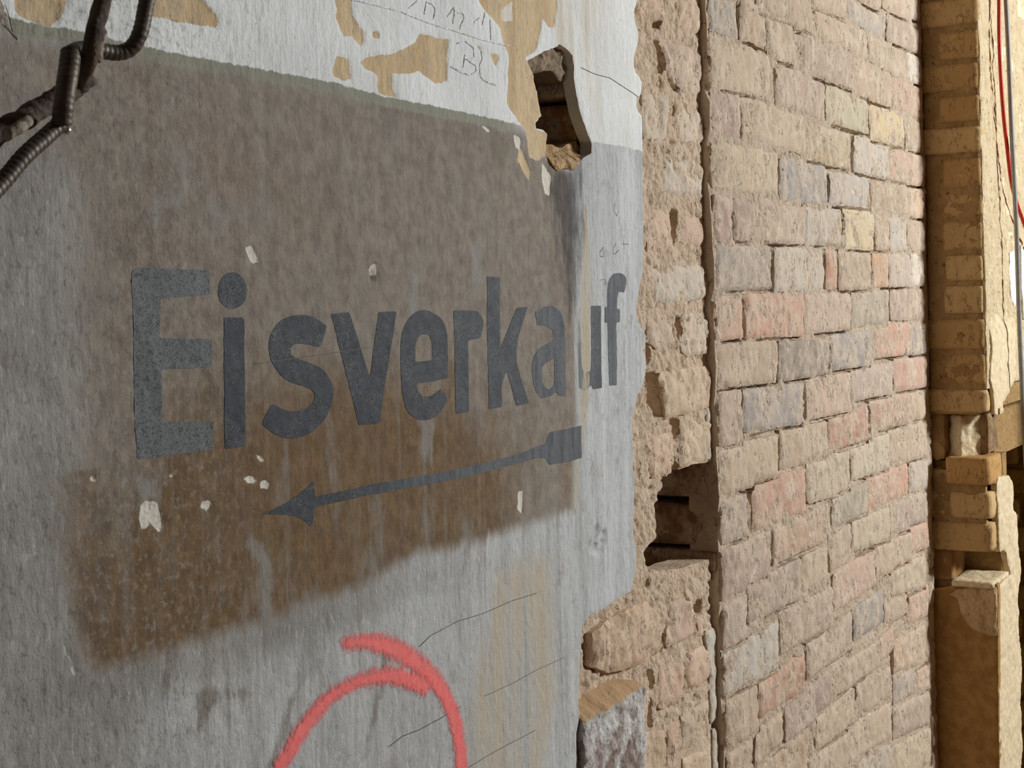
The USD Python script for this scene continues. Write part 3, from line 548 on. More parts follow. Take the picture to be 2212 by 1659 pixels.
# ------------------------------------------------------------------ the bare brick wall
wall_b = thing('wall_back', 'bare dusty brick wall with broken-out holes, right of the plaster', None, 'structure')
TAN, PINK, MAUVE, CREAM, YEL, GREY, DGREY, WHT, RED, BLUE, OR, OLIVE = (192,168,142), (206,164,142), (174,150,136), (203,183,154), (220,198,146), (172,166,158), (126,120,114), (206,200,188), (186,124,98), (158,158,158), (210,160,116), (156,152,136)
PS = P0.off(-.018)
HOLEB = [(1549,975),(1520,1000),(1494,1002),(1466,1014),(1440,1024),(1424,1036),(1428,1050),(1418,1064),(1417,1080),(1410,1092),(1412,1116),(1414,1160),(1402,1174),(1390,1180),(1385,1198),(1390,1220),(1402,1228),(1414,1234),(1440,1230),(1472,1228),(1484,1221),(1506,1216),(1540,1204),(1566,1204),(1566,975)]
STRIP = [  # outline in pixels, tint, how proud
 ([(1378,-30),(1434,-30),(1433,44),(1420,46),(1378,34)], PINK, .002), ([(1447,-40),(1522,-40),(1521,74),(1480,72),(1448,60)], (204,176,150), .003),
 ([(1378,66),(1408,70),(1416,130),(1418,190),(1378,196)], PINK, -.006), ([(1428,90),(1470,98),(1520,108),(1524,150),(1520,205),(1470,198),(1452,176),(1433,150)], (190,168,154), .004),
 ([(1382,204),(1438,206),(1441,290),(1430,302),(1384,300)], (200,190,170), .003), ([(1456,236),(1500,240),(1526,250),(1525,312),(1490,306),(1458,308)], (204,192,172), .004),
 ([(1430,342),(1480,346),(1525,350),(1526,428),(1480,424),(1427,416)], (204,196,180), .003), ([(1394,340),(1422,346),(1422,420),(1396,424)], MAUVE, -.006),
 ([(1394,450),(1440,458),(1444,540),(1430,547),(1393,543)], (208,172,152), .003), ([(1460,468),(1500,462),(1525,472),(1524,530),(1490,536),(1462,520)], (202,170,152), .002),
 ([(1403,578),(1450,574),(1500,572),(1527,580),(1526,640),(1480,652),(1410,656)], (196,190,176), .003),
 ([(1395,694),(1430,690),(1451,700),(1452,742),(1440,745),(1420,765),(1405,745),(1396,738)], (190,170,152), .003), ([(1467,680),(1500,672),(1522,690),(1531,730),(1520,762),(1480,772),(1466,755),(1470,720)], (196,184,166), .005),
 ([(1414,806),(1460,798),(1500,792),(1538,790),(1538,880),(1505,884),(1470,896),(1430,906),(1424,860)], (200,176,146), .007),
 ([(1402,942),(1450,932),(1454,1000),(1450,1012),(1424,1034),(1401,1030)], (200,166,138), .003), ([(1465,912),(1500,908),(1538,906),(1541,985),(1520,1000),(1494,1001),(1466,1010),(1463,960)], (206,182,152), .004),
 ([(1262,1366),(1292,1342),(1340,1316),(1384,1298),(1414,1322),(1422,1396),(1420,1408),(1380,1428),(1340,1446),(1300,1450),(1262,1440)], (200,166,136), .010),
 ([(1440,1300),(1470,1290),(1494,1310),(1492,1370),(1460,1388),(1434,1400),(1432,1370),(1441,1340)], (184,156,138), .006), ([(1497,1330),(1516,1332),(1534,1345),(1534,1368),(1504,1376)], (200,164,138), .004),
 ([(1419,1440),(1450,1424),(1469,1420),(1470,1480),(1465,1510),(1430,1528),(1418,1532),(1417,1480)], (192,156,130), .005), ([(1481,1412),(1500,1402),(1526,1390),(1530,1460),(1500,1480),(1480,1492),(1478,1450)], (196,162,136), .005),
 ([(1382,1498),(1400,1488),(1400,1540),(1395,1572),(1382,1570)], (202,170,140), .002), ([(1376,1582),(1428,1577),(1430,1660),(1430,1720),(1378,1720)], (196,168,138), .004),
 ([(1440,1562),(1460,1556),(1462,1640),(1440,1700)], (190,154,130), .003), ([(1466,1545),(1500,1524),(1526,1512),(1528,1590),(1495,1610),(1468,1622)], (184,164,142), .004), ([(1470,1640),(1528,1610),(1530,1720),(1472,1720)], (198,166,138), .003)]
GAPS_S = [[(1524,270),(1538,272),(1541,330),(1540,400),(1533,414),(1524,400),(1523,330)], [(1525,432),(1534,430),(1532,490),(1525,480)], [(1410,88),(1417,90),(1431,125),(1430,158),(1424,155),(1415,120)], [(1443,172),(1463,195),(1460,198),(1447,188)], [(1449,228),(1454,226),(1453,250),(1449,248)],
 [(1446,452),(1459,462),(1456,520),(1451,530),(1444,490)], [(1453,684),(1465,690),(1470,730),(1464,742),(1456,705)], [(1396,808),(1412,806),(1422,860),(1427,895),(1416,908),(1397,866)], [(1396,742),(1402,756),(1400,785),(1396,788)], [(1449,906),(1464,912),(1464,945),(1456,952),(1450,925)],
 [(1501,1300),(1511,1297),(1508,1325),(1499,1322)], [(1424,1388),(1431,1370),(1428,1400),(1423,1412)], [(1540,1340),(1552,1350),(1549,1390),(1541,1380)], [(1398,1448),(1404,1452),(1410,1490),(1402,1490)], [(1402,1508),(1406,1515),(1403,1558),(1408,1572),(1398,1566)],
 [(1408,50),(1422,48),(1421,60),(1409,58)], [(1408,288),(1420,288),(1419,296),(1409,296)], [(1255,1395),(1266,1390),(1284,1420),(1286,1455),(1270,1440)], [(1528,1258),(1560,1258),(1560,1287),(1530,1287)], [(1529,1291),(1556,1291),(1554,1303),(1529,1303)], [(1452,1000),(1464,1004),(1464,1018),(1452,1022)], [(1496,1310),(1502,1308),(1500,1330)]]
SEAM = [[(1533,0),(1540,60),(1538,120),(1546,180),(1543,190),(1530,110),(1527,20)], [(1537,400),(1545,405),(1541,440),(1536,480),(1530,520),(1532,440)], [(1536,640),(1544,640),(1548,800),(1546,960),(1540,960),(1542,800)], [(1546,1300),(1556,1300),(1554,1390),(1558,1440),(1560,1510),(1552,1515),(1545,1450),(1548,1380)], [(1545,1555),(1554,1555),(1553,1625),(1558,1700),(1548,1700),(1547,1625)]]
_gs = [PS.poly(q) for q in GAPS_S + SEAM]; _stripp = [PS.poly(q[0]) for q in STRIP]
def strip_h(u, v):
    h = .002 + .012 * fbm(u, v, 28, 4, 21) + .012 * fbm(u, v, 110, 3, 22) - .06 * np.maximum(0, fbm(u, v, 70, 3, 24) - .13)
    g = np.max([sdf(q, u, v) for q in _gs], axis=0)
    return h - .045 * sstep(g, -.002, .005)
so = PS.poly([(1225,1720),(1225,1330),(1330,1270),(1350,1180),(1345,-60)]) + [PS.px(1345, -60)]
ur, ul = PS.px(1552, 640)[0], PS.px(1345, 640)[0]
zlo, zhi = .02, 3.18; sb = (PS.px(1225, 1500)[0], PS.px(1300, 1700)[1], ur, PS.px(1500, -60)[1] + .02)
outline = [(sb[0], zlo), (ur, zlo), (ur, zhi), (ul, zhi), (ul, PS.px(1345, 1180)[1]), (PS.px(1330, 1270)[0], PS.px(1330, 1270)[1]), (sb[0], PS.px(1225, 1330)[1])]
hb = [(min(a, ur - .004), b) for a, b in rough_ring(PS.poly(HOLEB), .006, .001, 8, 120)]
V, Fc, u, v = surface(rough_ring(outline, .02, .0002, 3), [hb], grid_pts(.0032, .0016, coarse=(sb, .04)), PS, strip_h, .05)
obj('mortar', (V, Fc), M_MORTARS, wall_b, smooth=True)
def flat_brick(frame, ring, tint, proud, seed, mat=M_BRICK, parent=None, depth=.03, sp=.007, tilt=0, step=.008, fray=.0034, drop=.0012, rough=1.0, name='brick', label=None):
    r = rough_ring(ring, step, fray, seed, 110); c = np.mean(r, 0); g = np.random.default_rng(seed); tu, tv = g.normal(0, .012, 2)
    def hf(u, v):
        d = np.abs(sdf(r, u, v))
        return proud + tu * (u - c[0]) + tv * (v - c[1]) - .0022 * np.exp(-d / .004) + rough * (.007 * fbm(u, v, 34, 3, seed % 97) + .005 * fbm(u, v, 130, 3, seed % 89) - .006 * np.maximum(0, .12 - np.abs(fbm(u * 1.4, v * .7, 40, 3, seed % 83))) * 4 * (fbm(u, v, 20, 2, seed % 71) > .02))
    V, Fc, u, v = surface(r, [], grid_pts(sp, sp * .55, seed=seed), frame, hf, depth, drop)
    p = obj(name, (V, Fc), mat, parent or wall_b, smooth=True, label=label)
    t = (.62 * np.array(lin(*tint)) + .38 * np.array(lin(196, 177, 156))) * (1 + g.normal(0, .04)) * (1.0, 1.02, 1.05); tint_attr(p, np.tile(t, (len(V), 1))); return p
for k, (q, tn, pr) in enumerate(STRIP): flat_brick(PS, PS.poly(q), tuple(min(255, x * 1.07) for x in tn), pr + .002, 300 + k, sp=.005, rough=1.6, mat=M_BRICKS)  # tints raised as well, against the dimmer light on the strip
lump('charred_stone', P0, [(1256,1468),(1300,1466),(1376,1470),(1385,1492),(1380,1522),(1382,1600),(1377,1680),(1380,1760),(1249,1760),(1250,1600),(1253,1500)], lambda u, v: -.030 + .040 * sstep(-v, -P0.px(1310, 1466)[1], -P0.px(1310, 1530)[1]) + .016 * fbm(u, v, 40, 4, 15) + .006 * fbm(u, v, 160, 2, 3), M_STONE, wall_b, .0035, .05, .003, 'grey and white charred stone at the foot of the plaster edge', attrs=dict(top=lambda u, v: sstep(v, P0.px(1310, 1545)[1], P0.px(1310, 1500)[1])))
for q in ([(1518,905),(1524,858),(1540,850),(1541,930),(1542,975),(1530,998),(1521,990)], [(1516,1362),(1538,1356),(1550,1385),(1549,1450),(1551,1545),(1528,1562),(1526,1450)], [(1531,1575),(1546,1570),(1545,1700),(1534,1700)]):
    lump('lime_smear', PS, q, lambda u, v: .007 + .008 * fbm(u, v, 60, 3, 4), M_LIMES, wall_b, .004, .004, .003)
# the big hole: lining and the brick courses that show in its right side
hv = [PS.px(x, y) for x, y in HOLEB]; hu0 = min(p[0] for p in hv); hv0 = min(p[1] for p in hv); hv1 = max(p[1] for p in hv)
obj('hole_lining', shell(hu0 - .01, ur + .006, hv0 - .01, hv1 + .01, -.02, -.26, PS), M_MORTAR, wall_b, smooth=False)
for y0, y1, du, tn in ((960, 1068, .004, (128, 98, 72)), (1084, 1172, .008, (136, 104, 76)), (1180, 1228, -.002, (140, 108, 80))):
    brick_in('brick', PS, foot - .006 + du * .5, ur + .09, PS.px(1552, y1)[1], PS.px(1552, y0)[1], .012, -.24, M_BRICK, wall_b, tn, 200 + y0, .004)

# right stretch: (x0, x1, y top-left, y top-right, y bottom-left, y bottom-right), tint
ROWS = [
 (1532,1592,-12,0,64,72,BLUE), (1600,1652,-6,36,84,108,TAN), (1657,1712,48,66,112,128,CREAM), (1738,1840,80,125,146,186,MAUVE), (1842,1922,130,170,196,230,TAN), (1926,1996,176,200,234,256,PINK),
 (1640,1752,-50,0,26,62,TAN), (1766,1870,18,66,80,120,TAN), (1876,1957,74,112,130,170,CREAM), (1960,2001,120,134,172,188,(236,230,220)),
 (1752,1828,-52,-10,10,44,TAN), (1832,1912,-4,36,52,84,GREY), (1916,1999,38,74,88,122,MAUVE), (1846,1900,-60,-20,-4,26,TAN), (1904,1962,-30,2,10,40,TAN), (1965,2000,-12,8,28,46,(226,206,196)),
 (1538,1663,76,110,176,200,CREAM), (1682,1782,148,182,218,250,MAUVE), (1785,1876,190,217,254,280,(200,196,162)), (1881,1953,224,248,294,310,YEL), (1957,1996,252,266,314,324,TAN),
 (1532,1598,196,206,288,290,(182,152,144)), (1603,1736,214,260,290,324,CREAM), (1741,1830,268,298,338,356,(198,178,142)), (1846,1918,302,318,362,380,(206,202,192)), (1927,1996,330,340,386,395,PINK),
 (1544,1676,316,338,396,412,(204,186,152)), (1692,1784,346,358,424,434,BLUE), (1799,1877,380,392,438,448,(206,202,196)), (1885,1959,392,400,450,460,TAN), (1966,1998,410,416,462,466,(218,184,152)),
 (1538,1582,430,442,508,512,(184,154,142)), (1586,1620,440,446,508,510,MAUVE), (1626,1734,438,446,512,518,(204,180,160)), (1739,1819,448,452,518,523,WHT), (1825,1888,450,458,528,532,(224,204,160)), (1892,1920,462,468,532,534,TAN), (1924,1957,470,475,534,537,WHT), (1963,1996,476,478,536,538,TAN),
 (1548,1668,540,544,617,614,(150,146,142)), (1673,1780,540,541,620,617,(198,192,178)), (1784,1808,548,550,616,615,RED), (1811,1880,548,550,618,616,TAN), (1885,1917,554,555,612,611,OR), (1920,1965,548,548,612,610,(204,190,176)), (1970,1998,548,548,611,610,(240,232,220)),
 (1551,1600,648,656,726,720,PINK), (1616,1733,646,643,719,716,(212,160,138)), (1741,1834,641,636,712,703,(206,180,164)), (1842,1916,637,631,699,690,OLIVE), (1922,1997,634,631,684,684,MAUVE),
 (1552,1676,750,746,826,816,TAN), (1681,1790,748,742,816,798,DGREY), (1794,1879,734,722,792,780,BLUE), (1883,1962,708,702,766,758,(214,158,136)), (1967,1998,702,700,760,757,GREY),
 (1548,1600,852,846,956,946,(182,160,142)), (1611,1730,852,838,923,907,(150,148,150)), (1747,1834,828,814,898,880,(202,172,154)), (1839,1928,806,790,858,844,(186,166,156)), (1933,1998,778,770,838,830,(210,164,146)),
 (1551,1676,976,952,1062,1030,CREAM), (1690,1786,938,920,1004,984,TAN), (1790,1874,908,888,966,946,(190,138,116)), (1883,1962,866,852,922,910,(188,146,128)), (1968,1998,848,842,902,897,TAN),
 (1556,1610,1082,1072,1168,1150,(180,162,150)), (1630,1738,1050,1018,1138,1095,(206,156,134)), (1742,1833,1002,984,1080,1054,(198,184,156)), (1839,1918,970,945,1030,1006,(206,194,170)), (1923,1999,930,916,994,980,TAN),
 (1559,1656,1190,1158,1290,1242,(176,152,140)), (1676,1778,1140,1104,1198,1166,(204,168,142)), (1802,1872,1078,1050,1128,1100,OLIVE), (1878,1958,1038,1010,1094,1066,(208,152,128)), (1968,2002,1004,994,1056,1048,(186,178,166)),
 (1560,1612,1316,1292,1398,1372,(184,166,154)), (1618,1724,1272,1218,1338,1288,(180,160,146)), (1738,1784,1212,1190,1270,1244,CREAM), (1844,1920,1130,1102,1184,1158,(204,190,160)), (1796,1838,1166,1140,1226,1198,TAN), (1924,1998,1088,1062,1150,1126,(184,164,152)),
 (1561,1680,1424,1352,1500,1438,(206,204,194)), (1692,1794,1334,1278,1404,1346,(184,160,142)), (1803,1888,1242,1198,1312,1258,(208,170,152)), (1892,1966,1188,1156,1244,1206,TAN), (1970,2003,1140,1128,1186,1176,PINK), (1928,1996,1234,1206,1292,1268,(196,180,152)),
 (1559,1634,1520,1480,1618,1570,TAN), (1640,1738,1478,1420,1545,1486,(190,128,100)), (1744,1840,1404,1334,1464,1388,(186,170,148)), (1846,1906,1322,1282,1376,1336,(140,142,144)), (1912,1960,1300,1272,1344,1320,TAN), (1964,2002,1292,1272,1340,1320,PINK),
 (1560,1624,1636,1600,1730,1700,TAN), (1630,1690,1590,1548,1660,1610,TAN), (1698,1794,1526,1462,1592,1526,(164,142,134)), (1806,1896,1456,1392,1502,1432,(194,172,146)), (1900,1926,1388,1362,1424,1398,PINK), (1932,2004,1394,1352,1456,1424,(208,174,146)),
 (1640,1742,1650,1588,1720,1660,(192,164,134)), (1766,1846,1550,1494,1612,1556,CREAM), (1852,1926,1484,1446,1540,1498,(190,166,142)), (1932,1978,1462,1440,1528,1496,(176,166,156)), (1984,2008,1448,1440,1500,1490,PINK),
 (1748,1830,1650,1592,1720,1660,TAN), (1836,1924,1576,1522,1640,1584,(202,176,150)), (1930,2008,1530,1488,1590,1556,MAUVE), (1836,1926,1668,1610,1720,1680,(190,176,164)), (1932,2010,1618,1580,1690,1640,(204,184,152))]
pl, used = [], []; u1p = P1.px(1546, 640)[0]
for k, (x0, x1, a, b, c, d, tn) in enumerate(ROWS):
    q = Polygon(P1.poly([(x0, a), (x1, b), (x1, d), (x0, c)])).buffer(0)
    for o in used:
        if o.intersects(q): q = q.difference(o.buffer(.004, join_style=2))
    if q.geom_type != 'Polygon': q = max(q.geoms, key=lambda g: g.area)
    if q.area < .0008: continue
    used.append(q); pl.append((q, tn, k))
for i, (q, tn, k) in enumerate(pl):
    w = q.buffer(.0085, join_style=2).difference(unary_union([o.buffer(.0055, join_style=2) for j, o in enumerate(used) if j != i and o.distance(q) < .03]))
    if w.geom_type != 'Polygon': w = max(w.geoms, key=lambda t: t.area)
    w = w.buffer(-.004).buffer(.004, join_style=2).intersection(sbox(u1p + .003, 0, SP - .004, 3))
    if w.geom_type == 'Polygon' and w.area > q.area * .8: used[i] = w; pl[i] = (w, tn, k)
u1 = P1.px(1546, 640)[0]; zt, zbm = P1.px(1780, -60)[1], P1.px(1780, 1700)[1]
# courses just outside the picture, and any bare place inside it, get ordinary bricks
g = np.random.default_rng(11); allb = unary_union([q.buffer(.005) for q in used]); extra = []
zc = P1.px(1600, 1760)[1] - .35
while zc < P1.px(1600, -60)[1] + .55:
    s = u1 + g.choice([.004, .065, .13])
    s -= .125
    while s < SP - .01:
        L = g.choice([.118, .245, .245]); q = sbox(max(s, u1 + .004), zc, min(s + L, SP - .006), zc + .066)
        q = q.difference(allb.buffer(.004)) if q.intersects(allb) else q
        for w in (q.geoms if hasattr(q, 'geoms') else [q]):
            w = w.buffer(-.006).buffer(.006, join_style=2)
            if w.geom_type == 'Polygon' and w.area > .0016: extra.append((w, [TAN, PINK, MAUVE, CREAM, (198,176,148)][g.integers(5)]))
        s += L + .011
    zc += .0775
openl, openb = [], []
for q, tn, k in pl:
    x0, y0, x1, y1 = q.bounds
    if g.random() < .62: openl.append([(x0 - .006, y0 + .004), (x0, y0 + .004), (x0, y1 - .006 - g.random() * .03), (x0 - .006, y1 - .006)])
    if g.random() < .72: a = x0 + g.random() * .08; openb.append([(a, y0 - .0055), (x1 - g.random() * .06, y0 - .0055), (x1, y0 + .0005), (a, y0 + .0005)])
GAPS = [[(1730,650),(1737,652),(1739,690),(1736,712),(1733,690)], [(1598,848),(1610,850),(1612,880),(1608,894),(1601,875)], [(1611,1045),(1618,1060),(1632,1078),(1640,1092),(1632,1097),(1620,1085),(1612,1060)], [(1604,1078),(1611,1080),(1616,1100),(1610,1105)], [(1812,443),(1821,442),(1825,468),(1816,468)], [(1818,475),(1824,478),(1824,508),(1820,505)], [(1677,780),(1684,788),(1687,816),(1679,814)], [(1779,590),(1787,583),(1791,605),(1786,613)], [(1711,610),(1719,606),(1731,626),(1724,628)], [(1835,640),(1841,640),(1843,702),(1837,690)], [(1888,532),(1895,508),(1901,505),(1892,534)], [(1952,536),(1960,503),(1963,505),(1962,538)], [(1961,612),(1966,560),(1970,556),(1968,612)], [(1784,170),(1786,160),(1790,172)], [(1707,830),(1714,822),(1716,838),(1708,842)], [(1594,20),(1602,14),(1603,40),(1596,90),(1592,60)], [(1684,345),(1692,346),(1692,420),(1686,420)], [(1785,380),(1797,382),(1797,436),(1785,434)], [(1651,1190),(1655,1170),(1658,1195),(1654,1205)], [(1744,1030),(1748,1040),(1744,1044)], [(1795,1250),(1801,1244),(1802,1280),(1794,1290)], [(1790,1335),(1802,1322),(1802,1310),(1806,1318),(1798,1342)], [(1648,1242),(1658,1240),(1660,1250),(1650,1250)]]
_gp = [P1.poly(q) for q in GAPS]
def p1_h(u, v):
    h = -.0018 + .009 * fbm(u, v, 30, 4, 41) + .007 * fbm(u, v, 120, 3, 42) - .05 * np.maximum(0, fbm(u, v, 75, 3, 44) - .13)
    d = np.max([sdf(q, u, v) for q in _gp], axis=0); h = h - .040 * sstep(d, -.002, .004)
    m = .35 + 1.6 * np.clip(fbm(u, v, 18, 2, 43) + .15, 0, .6)
    d = np.max([sdf(q, u, v) for q in openl + openb], axis=0); return h - .022 * m * sstep(d, -.0022, .002)
pb = (u1, zbm - .02, SP + .01, zt + .02)
V, Fc, u, v = surface(rough_ring([(u1 - .004, .02), (SP + .012, .02), (SP + .012, 3.18), (u1 - .004, 3.18)], .02, .0003, 4), [], grid_pts(.0036, .0018, coarse=(pb, .04)), P1, p1_h, .05)
obj('mortar', (V, Fc), M_MORTAR, wall_b, smooth=True)
for k, (q, tn) in enumerate([(q, t) for q, t, _ in pl] + extra):
    ring = np.array(q.exterior.coords)[:-1]
    flat_brick(P1, ring, tn, .0005 + .003 * g.random(), 400 + k, sp=.0055)
print('bricks', len(pl), len(extra))

# ------------------------------------------------------------------ the brick pier
wall_r = thing('wall_right', 'brick pier standing out of the wall, broken through at mid height', None, 'structure')
zr = lambda y: PR.px(2070, y)[1]
ZU, ZL = zr(899), zr(987)
def wbox(s0, s1, n0, n1, z0, z1):
    """Box in the brick wall's own axes: along the wall, out of the wall, up."""
    c = [P1.to(s, z, n) for s in (s0, s1) for n in (n0, n1) for z in (z0, z1)]
    return trimesh.convex.convex_hull(np.array(c))
def slab_on(frame, u0, u1, z0, z1, hf, mat, parent, name='mortar', sp=.006, depth=.02, seed=1):
    V, Fc, u, v = surface(rough_ring([(u0, z0), (u1, z0), (u1, z1), (u0, z1)], .02, .001, seed, 60), [], grid_pts(sp, sp * .5, coarse=((u0, max(z0, .35), u1, min(z1, 2.3)), .04)), frame, hf, depth, .002)
    return obj(name, (V, Fc), mat, parent, smooth=True)
rec = lambda a, s: (lambda u, v: a + .010 * fbm(u, v, 40, 4, s) + .006 * fbm(u, v, 130, 2, s + 1))
# cores (mortar) of the upper and the lower part
obj('core', wbox(SP + .02, SP + .8, -.05, PROUD - .02, ZU + .006, 3.18), M_PIERM, wall_r, smooth=False)
slab_on(PR, .0, PROUD - .006, ZU + .004, 3.18, rec(-.003, 51), M_PIERM, wall_r)
slab_on(PF, SP + .006, SP + .8, ZU + .06, 3.18, rec(.0025, 53), M_FRONTM, wall_r)
up = [-150, -80, -8, 62, 132, 203, 270, 338, 412, 473, 547, 613, 685, 760, 837, 899]
gp = np.random.default_rng(5)
PT = [(206,176,128), (196,164,116), (188,154,104), (200,168,122), (182,146,98)]  # browned tints that carry the shade of the return side
def pier_brick(s0, s1, n0, n1, z0, z1, tint, seed, amp=.0035, name='brick', label=None, r=.006, mat=None):
    m = rbox(P1.to((s0 + s1) / 2, (z0 + z1) / 2, (n0 + n1) / 2), np.array([D1, [0, 0, 1.0], -N1]), (s1 - s0, z1 - z0, n1 - n0), r, (max(4, int((s1 - s0) / .012)), 6, 10), amp, seed)
    p = obj(name, m, mat or M_PIER_SHADED, wall_r, smooth=True, label=label); tint_attr(p, np.tile(lin(*tint), (len(m.vertices), 1))); return p
for k in range(len(up) - 1):
    z1, z0 = zr(up[k]) - .004, zr(up[k + 1]) + .004 + .004 * gp.random()
    n0 = .034 if k % 2 else -.02
    if k in (7, 8, 10): n0 = .038
    last = k == len(up) - 2
    tn = PT[gp.integers(5)]
    j = gp.normal(0, .0015)
    pier_brick(SP + j, SP + .117, n0, PROUD + gp.normal(0, .0015), z0, z1, tn, 700 + k)
    if n0 > 0: pier_brick(SP + .006 + gp.random() * .006, SP + .1, -.02, n0 - .010, z0 + gp.normal(0, .004), z1 - .004, PT[gp.integers(5)], 730 + k, .006)
    if k < 12:
        pier_brick(SP + .127, SP + .375, .0, PROUD - .001 + gp.normal(0, .003), z0 + .002, z1, (240,224,192), 760 + k, mat=M_FRONT_LIT)
        pier_brick(SP + .386, SP + .634, .0, PROUD - .001 + gp.normal(0, .003), z0 + .002, z1, (240,224,192), 790 + k, mat=M_FRONT_LIT)
# white-washed remnants hanging on the front
lump('plaster_remnant', PF, [(2134,640),(2150,600),(2172,620),(2186,640),(2190,660),(2189,690),(2186,760),(2185,822),(2178,835),(2175,842),(2168,856),(2165,866),(2159,868),(2159,892),(2154,895),(2153,882),(2147,882),(2146,896),(2141,893),(2138,850),(2133,810),(2137,760),(2134,690)], lambda u, v: -.004 + .013 * sstep(v, PF.px(2150, 640)[1], PF.px(2150, 740)[1]) + .010 * fbm(u, v, 40, 3, 6), M_REMNANT, wall_r, .005, .0, .003, 'ragged pale plaster hanging on the front of the pier')
lump('white_patch', PF, [(2178,546),(2187,540),(2190,600),(2193,650),(2188,664),(2180,640),(2177,590)], lambda u, v: .006 + .006 * fbm(u, v, 40, 3, 6), M_WHITE, wall_r, .005, .0, .002, 'bright white patch on the pier front')  # plain white slab raised on the front, beside the conduit
lump('white_patch', PF, [(2200,530),(2216,560),(2222,690),(2206,690),(2202,620)], lambda u, v: .008 + .006 * fbm(u, v, 40, 3, 6), M_WHITE, wall_r, .005, .0, .002)
# the gap: rubble at the back, a stump of white plaster in it
obj('gap_back', wbox(SP + .16, SP + .8, -.12, .03, ZL - .05, ZU + .02), M_PIERM, wall_r, smooth=False)
slab_on(P1, SP + .01, SP + .8, ZL - .06, ZU + .30, lambda u, v: -.03 + .06 * fbm(u, v, 18, 4, 61) + .02 * fbm(u, v, 60, 3, 62), M_PIERM, wall_r, 'rubble', .008)
ang = np.array([-.62 * D1 + .78 * N1]); axs = np.array([np.cross(ang[0], [0, 0, 1.0]) * -1, [0, 0, 1.0], -ang[0]])
pc = PR.px(2092, 940); m = rbox(P1.to(SP + .055, (ZL + ZU) / 2 - .002, .062), axs, (.062, ZU - ZL + .006, .04), .006, (12, 14, 6), .007, 77, 60)
obj('plaster_stump', m, M_REMNANT, wall_r, smooth=True, label='pale plaster stump standing in the gap')
pier_brick(SP + .06, SP + .15, .085, PROUD - .01, ZL + .0, ZU + .004, (112,92,74), 81, .012, 'rubble_stone')
pier_brick(SP + .012, SP + .05, -.01, .028, ZL - .01, ZU + .01, (150,118,78), 82, .008)
# lower part
zp1, zp0 = zr(1190), zr(1254)                                            # the square pocket
obj('core', wbox(SP + .03, SP + .25, -.05, PROUD - .016, zp1 + .004, ZL - .012), M_PIERM, wall_r, smooth=False)
obj('core', wbox(SP + .02, SP + .25, -.05, PROUD - .006, .02, zp0), M_PIERM, wall_r, smooth=False)
obj('core', wbox(SP + .13, SP + .25, -.05, PROUD - .006, zp0 - .01, zp1 + .01), M_PIERM, wall_r, smooth=False)
pier_brick(SP + .008, SP + .12, -.02, .040, zp0 - .004, zp1 + .004, (150,112,70), 83, .006)
slab_on(PR, .0, PROUD - .008, zp1, ZL - .03, rec(-.003, 57), M_PIERM, wall_r)
pier_brick(SP - .004, SP + .118, .030, PROUD + .004, zr(1047), ZL, (190,148,92), 84, .002, label='loose topmost brick of the broken pier with a dusty pale upper face')
pier_brick(SP + .006, SP + .1, -.02, .022, zr(1060), ZL - .03, (160,124,80), 85, .008)
for k, (ya, yb) in enumerate(((1062, 1120), (1128, 1191))):
    pier_brick(SP, SP + .118, .036 if k == 0 else -.02, PROUD + .004, zr(yb), zr(ya), PT[k], 86 + k, .003)
    if k == 0: pier_brick(SP + .004, SP + .1, -.02, .028, zr(yb), zr(ya), PT[3], 89, .003)
    pier_brick(SP + .127, SP + .25, 0, PROUD, zr(yb), zr(ya), PT[2], 91 + k, .003)
M_BROWNPL = simple('brown_render', (150, 116, 70), (172, 136, 86), 40, .9, bump=.35, dist=.006, spec=.1)
lump('brown_render', PR, [(2006,1274),(2040,1268),(2075,1262),(2110,1264),(2156,1262),(2157,1500),(2161,1800),(2014,1800)], lambda u, v: .003 + .006 * fbm(u, v, 20, 4, 63) + .002 * fbm(u, v, 120, 2, 64), M_BROWNPL, wall_r, .005, .02, .002, 'smooth brown render on the lower shaded side of the pier')
obj('brown_render', wbox(SP + .002, SP + .03, .0, PROUD - .006, .02, zr(1750)), M_BROWNPL, wall_r, smooth=False)
lump('mortar_bulge', PR, [(2052,1283),(2070,1272),(2110,1266),(2154,1268),(2155,1372),(2146,1374),(2128,1366),(2106,1360),(2088,1342),(2076,1318),(2072,1292)], lambda u, v: .009 + .020 * fbm(u, v, 45, 4, 65), M_BULGE, wall_r, .0035, .01, .003, 'rough mortar lump under the pocket of the pier')
obj('ledge', rbox(P1.to(SP + .060, zp0 - .004, .085), np.array([D1, [0, 0, 1.0], -N1]), (.15, .016, .092), .005, (12, 3, 10), .005, 44, 50), M_REMNANT, wall_r, smooth=True, label='dusty pale ledge at the foot of the pocket')
lump('plaster_remnant', PF, [(2146,1046),(2150,1030),(2172,1026),(2182,1045),(2181,1100),(2191,1112),(2191,1180),(2196,1250),(2188,1290),(2193,1320),(2190,1360),(2196,1400),(2200,1440),(2195,1520),(2200,1560),(2199,1640),(2201,1800),(2154,1800),(2149,1600),(2147,1400),(2146,1290),(2152,1264),(2174,1240),(2167,1192),(2158,1188),(2154,1192),(2149,1168),(2148,1120)], lambda u, v: .010 + .012 * fbm(u, v, 30, 4, 16), M_REMNANT, wall_r, .005, .006, .004, 'cream plaster left on the front of the lower pier')
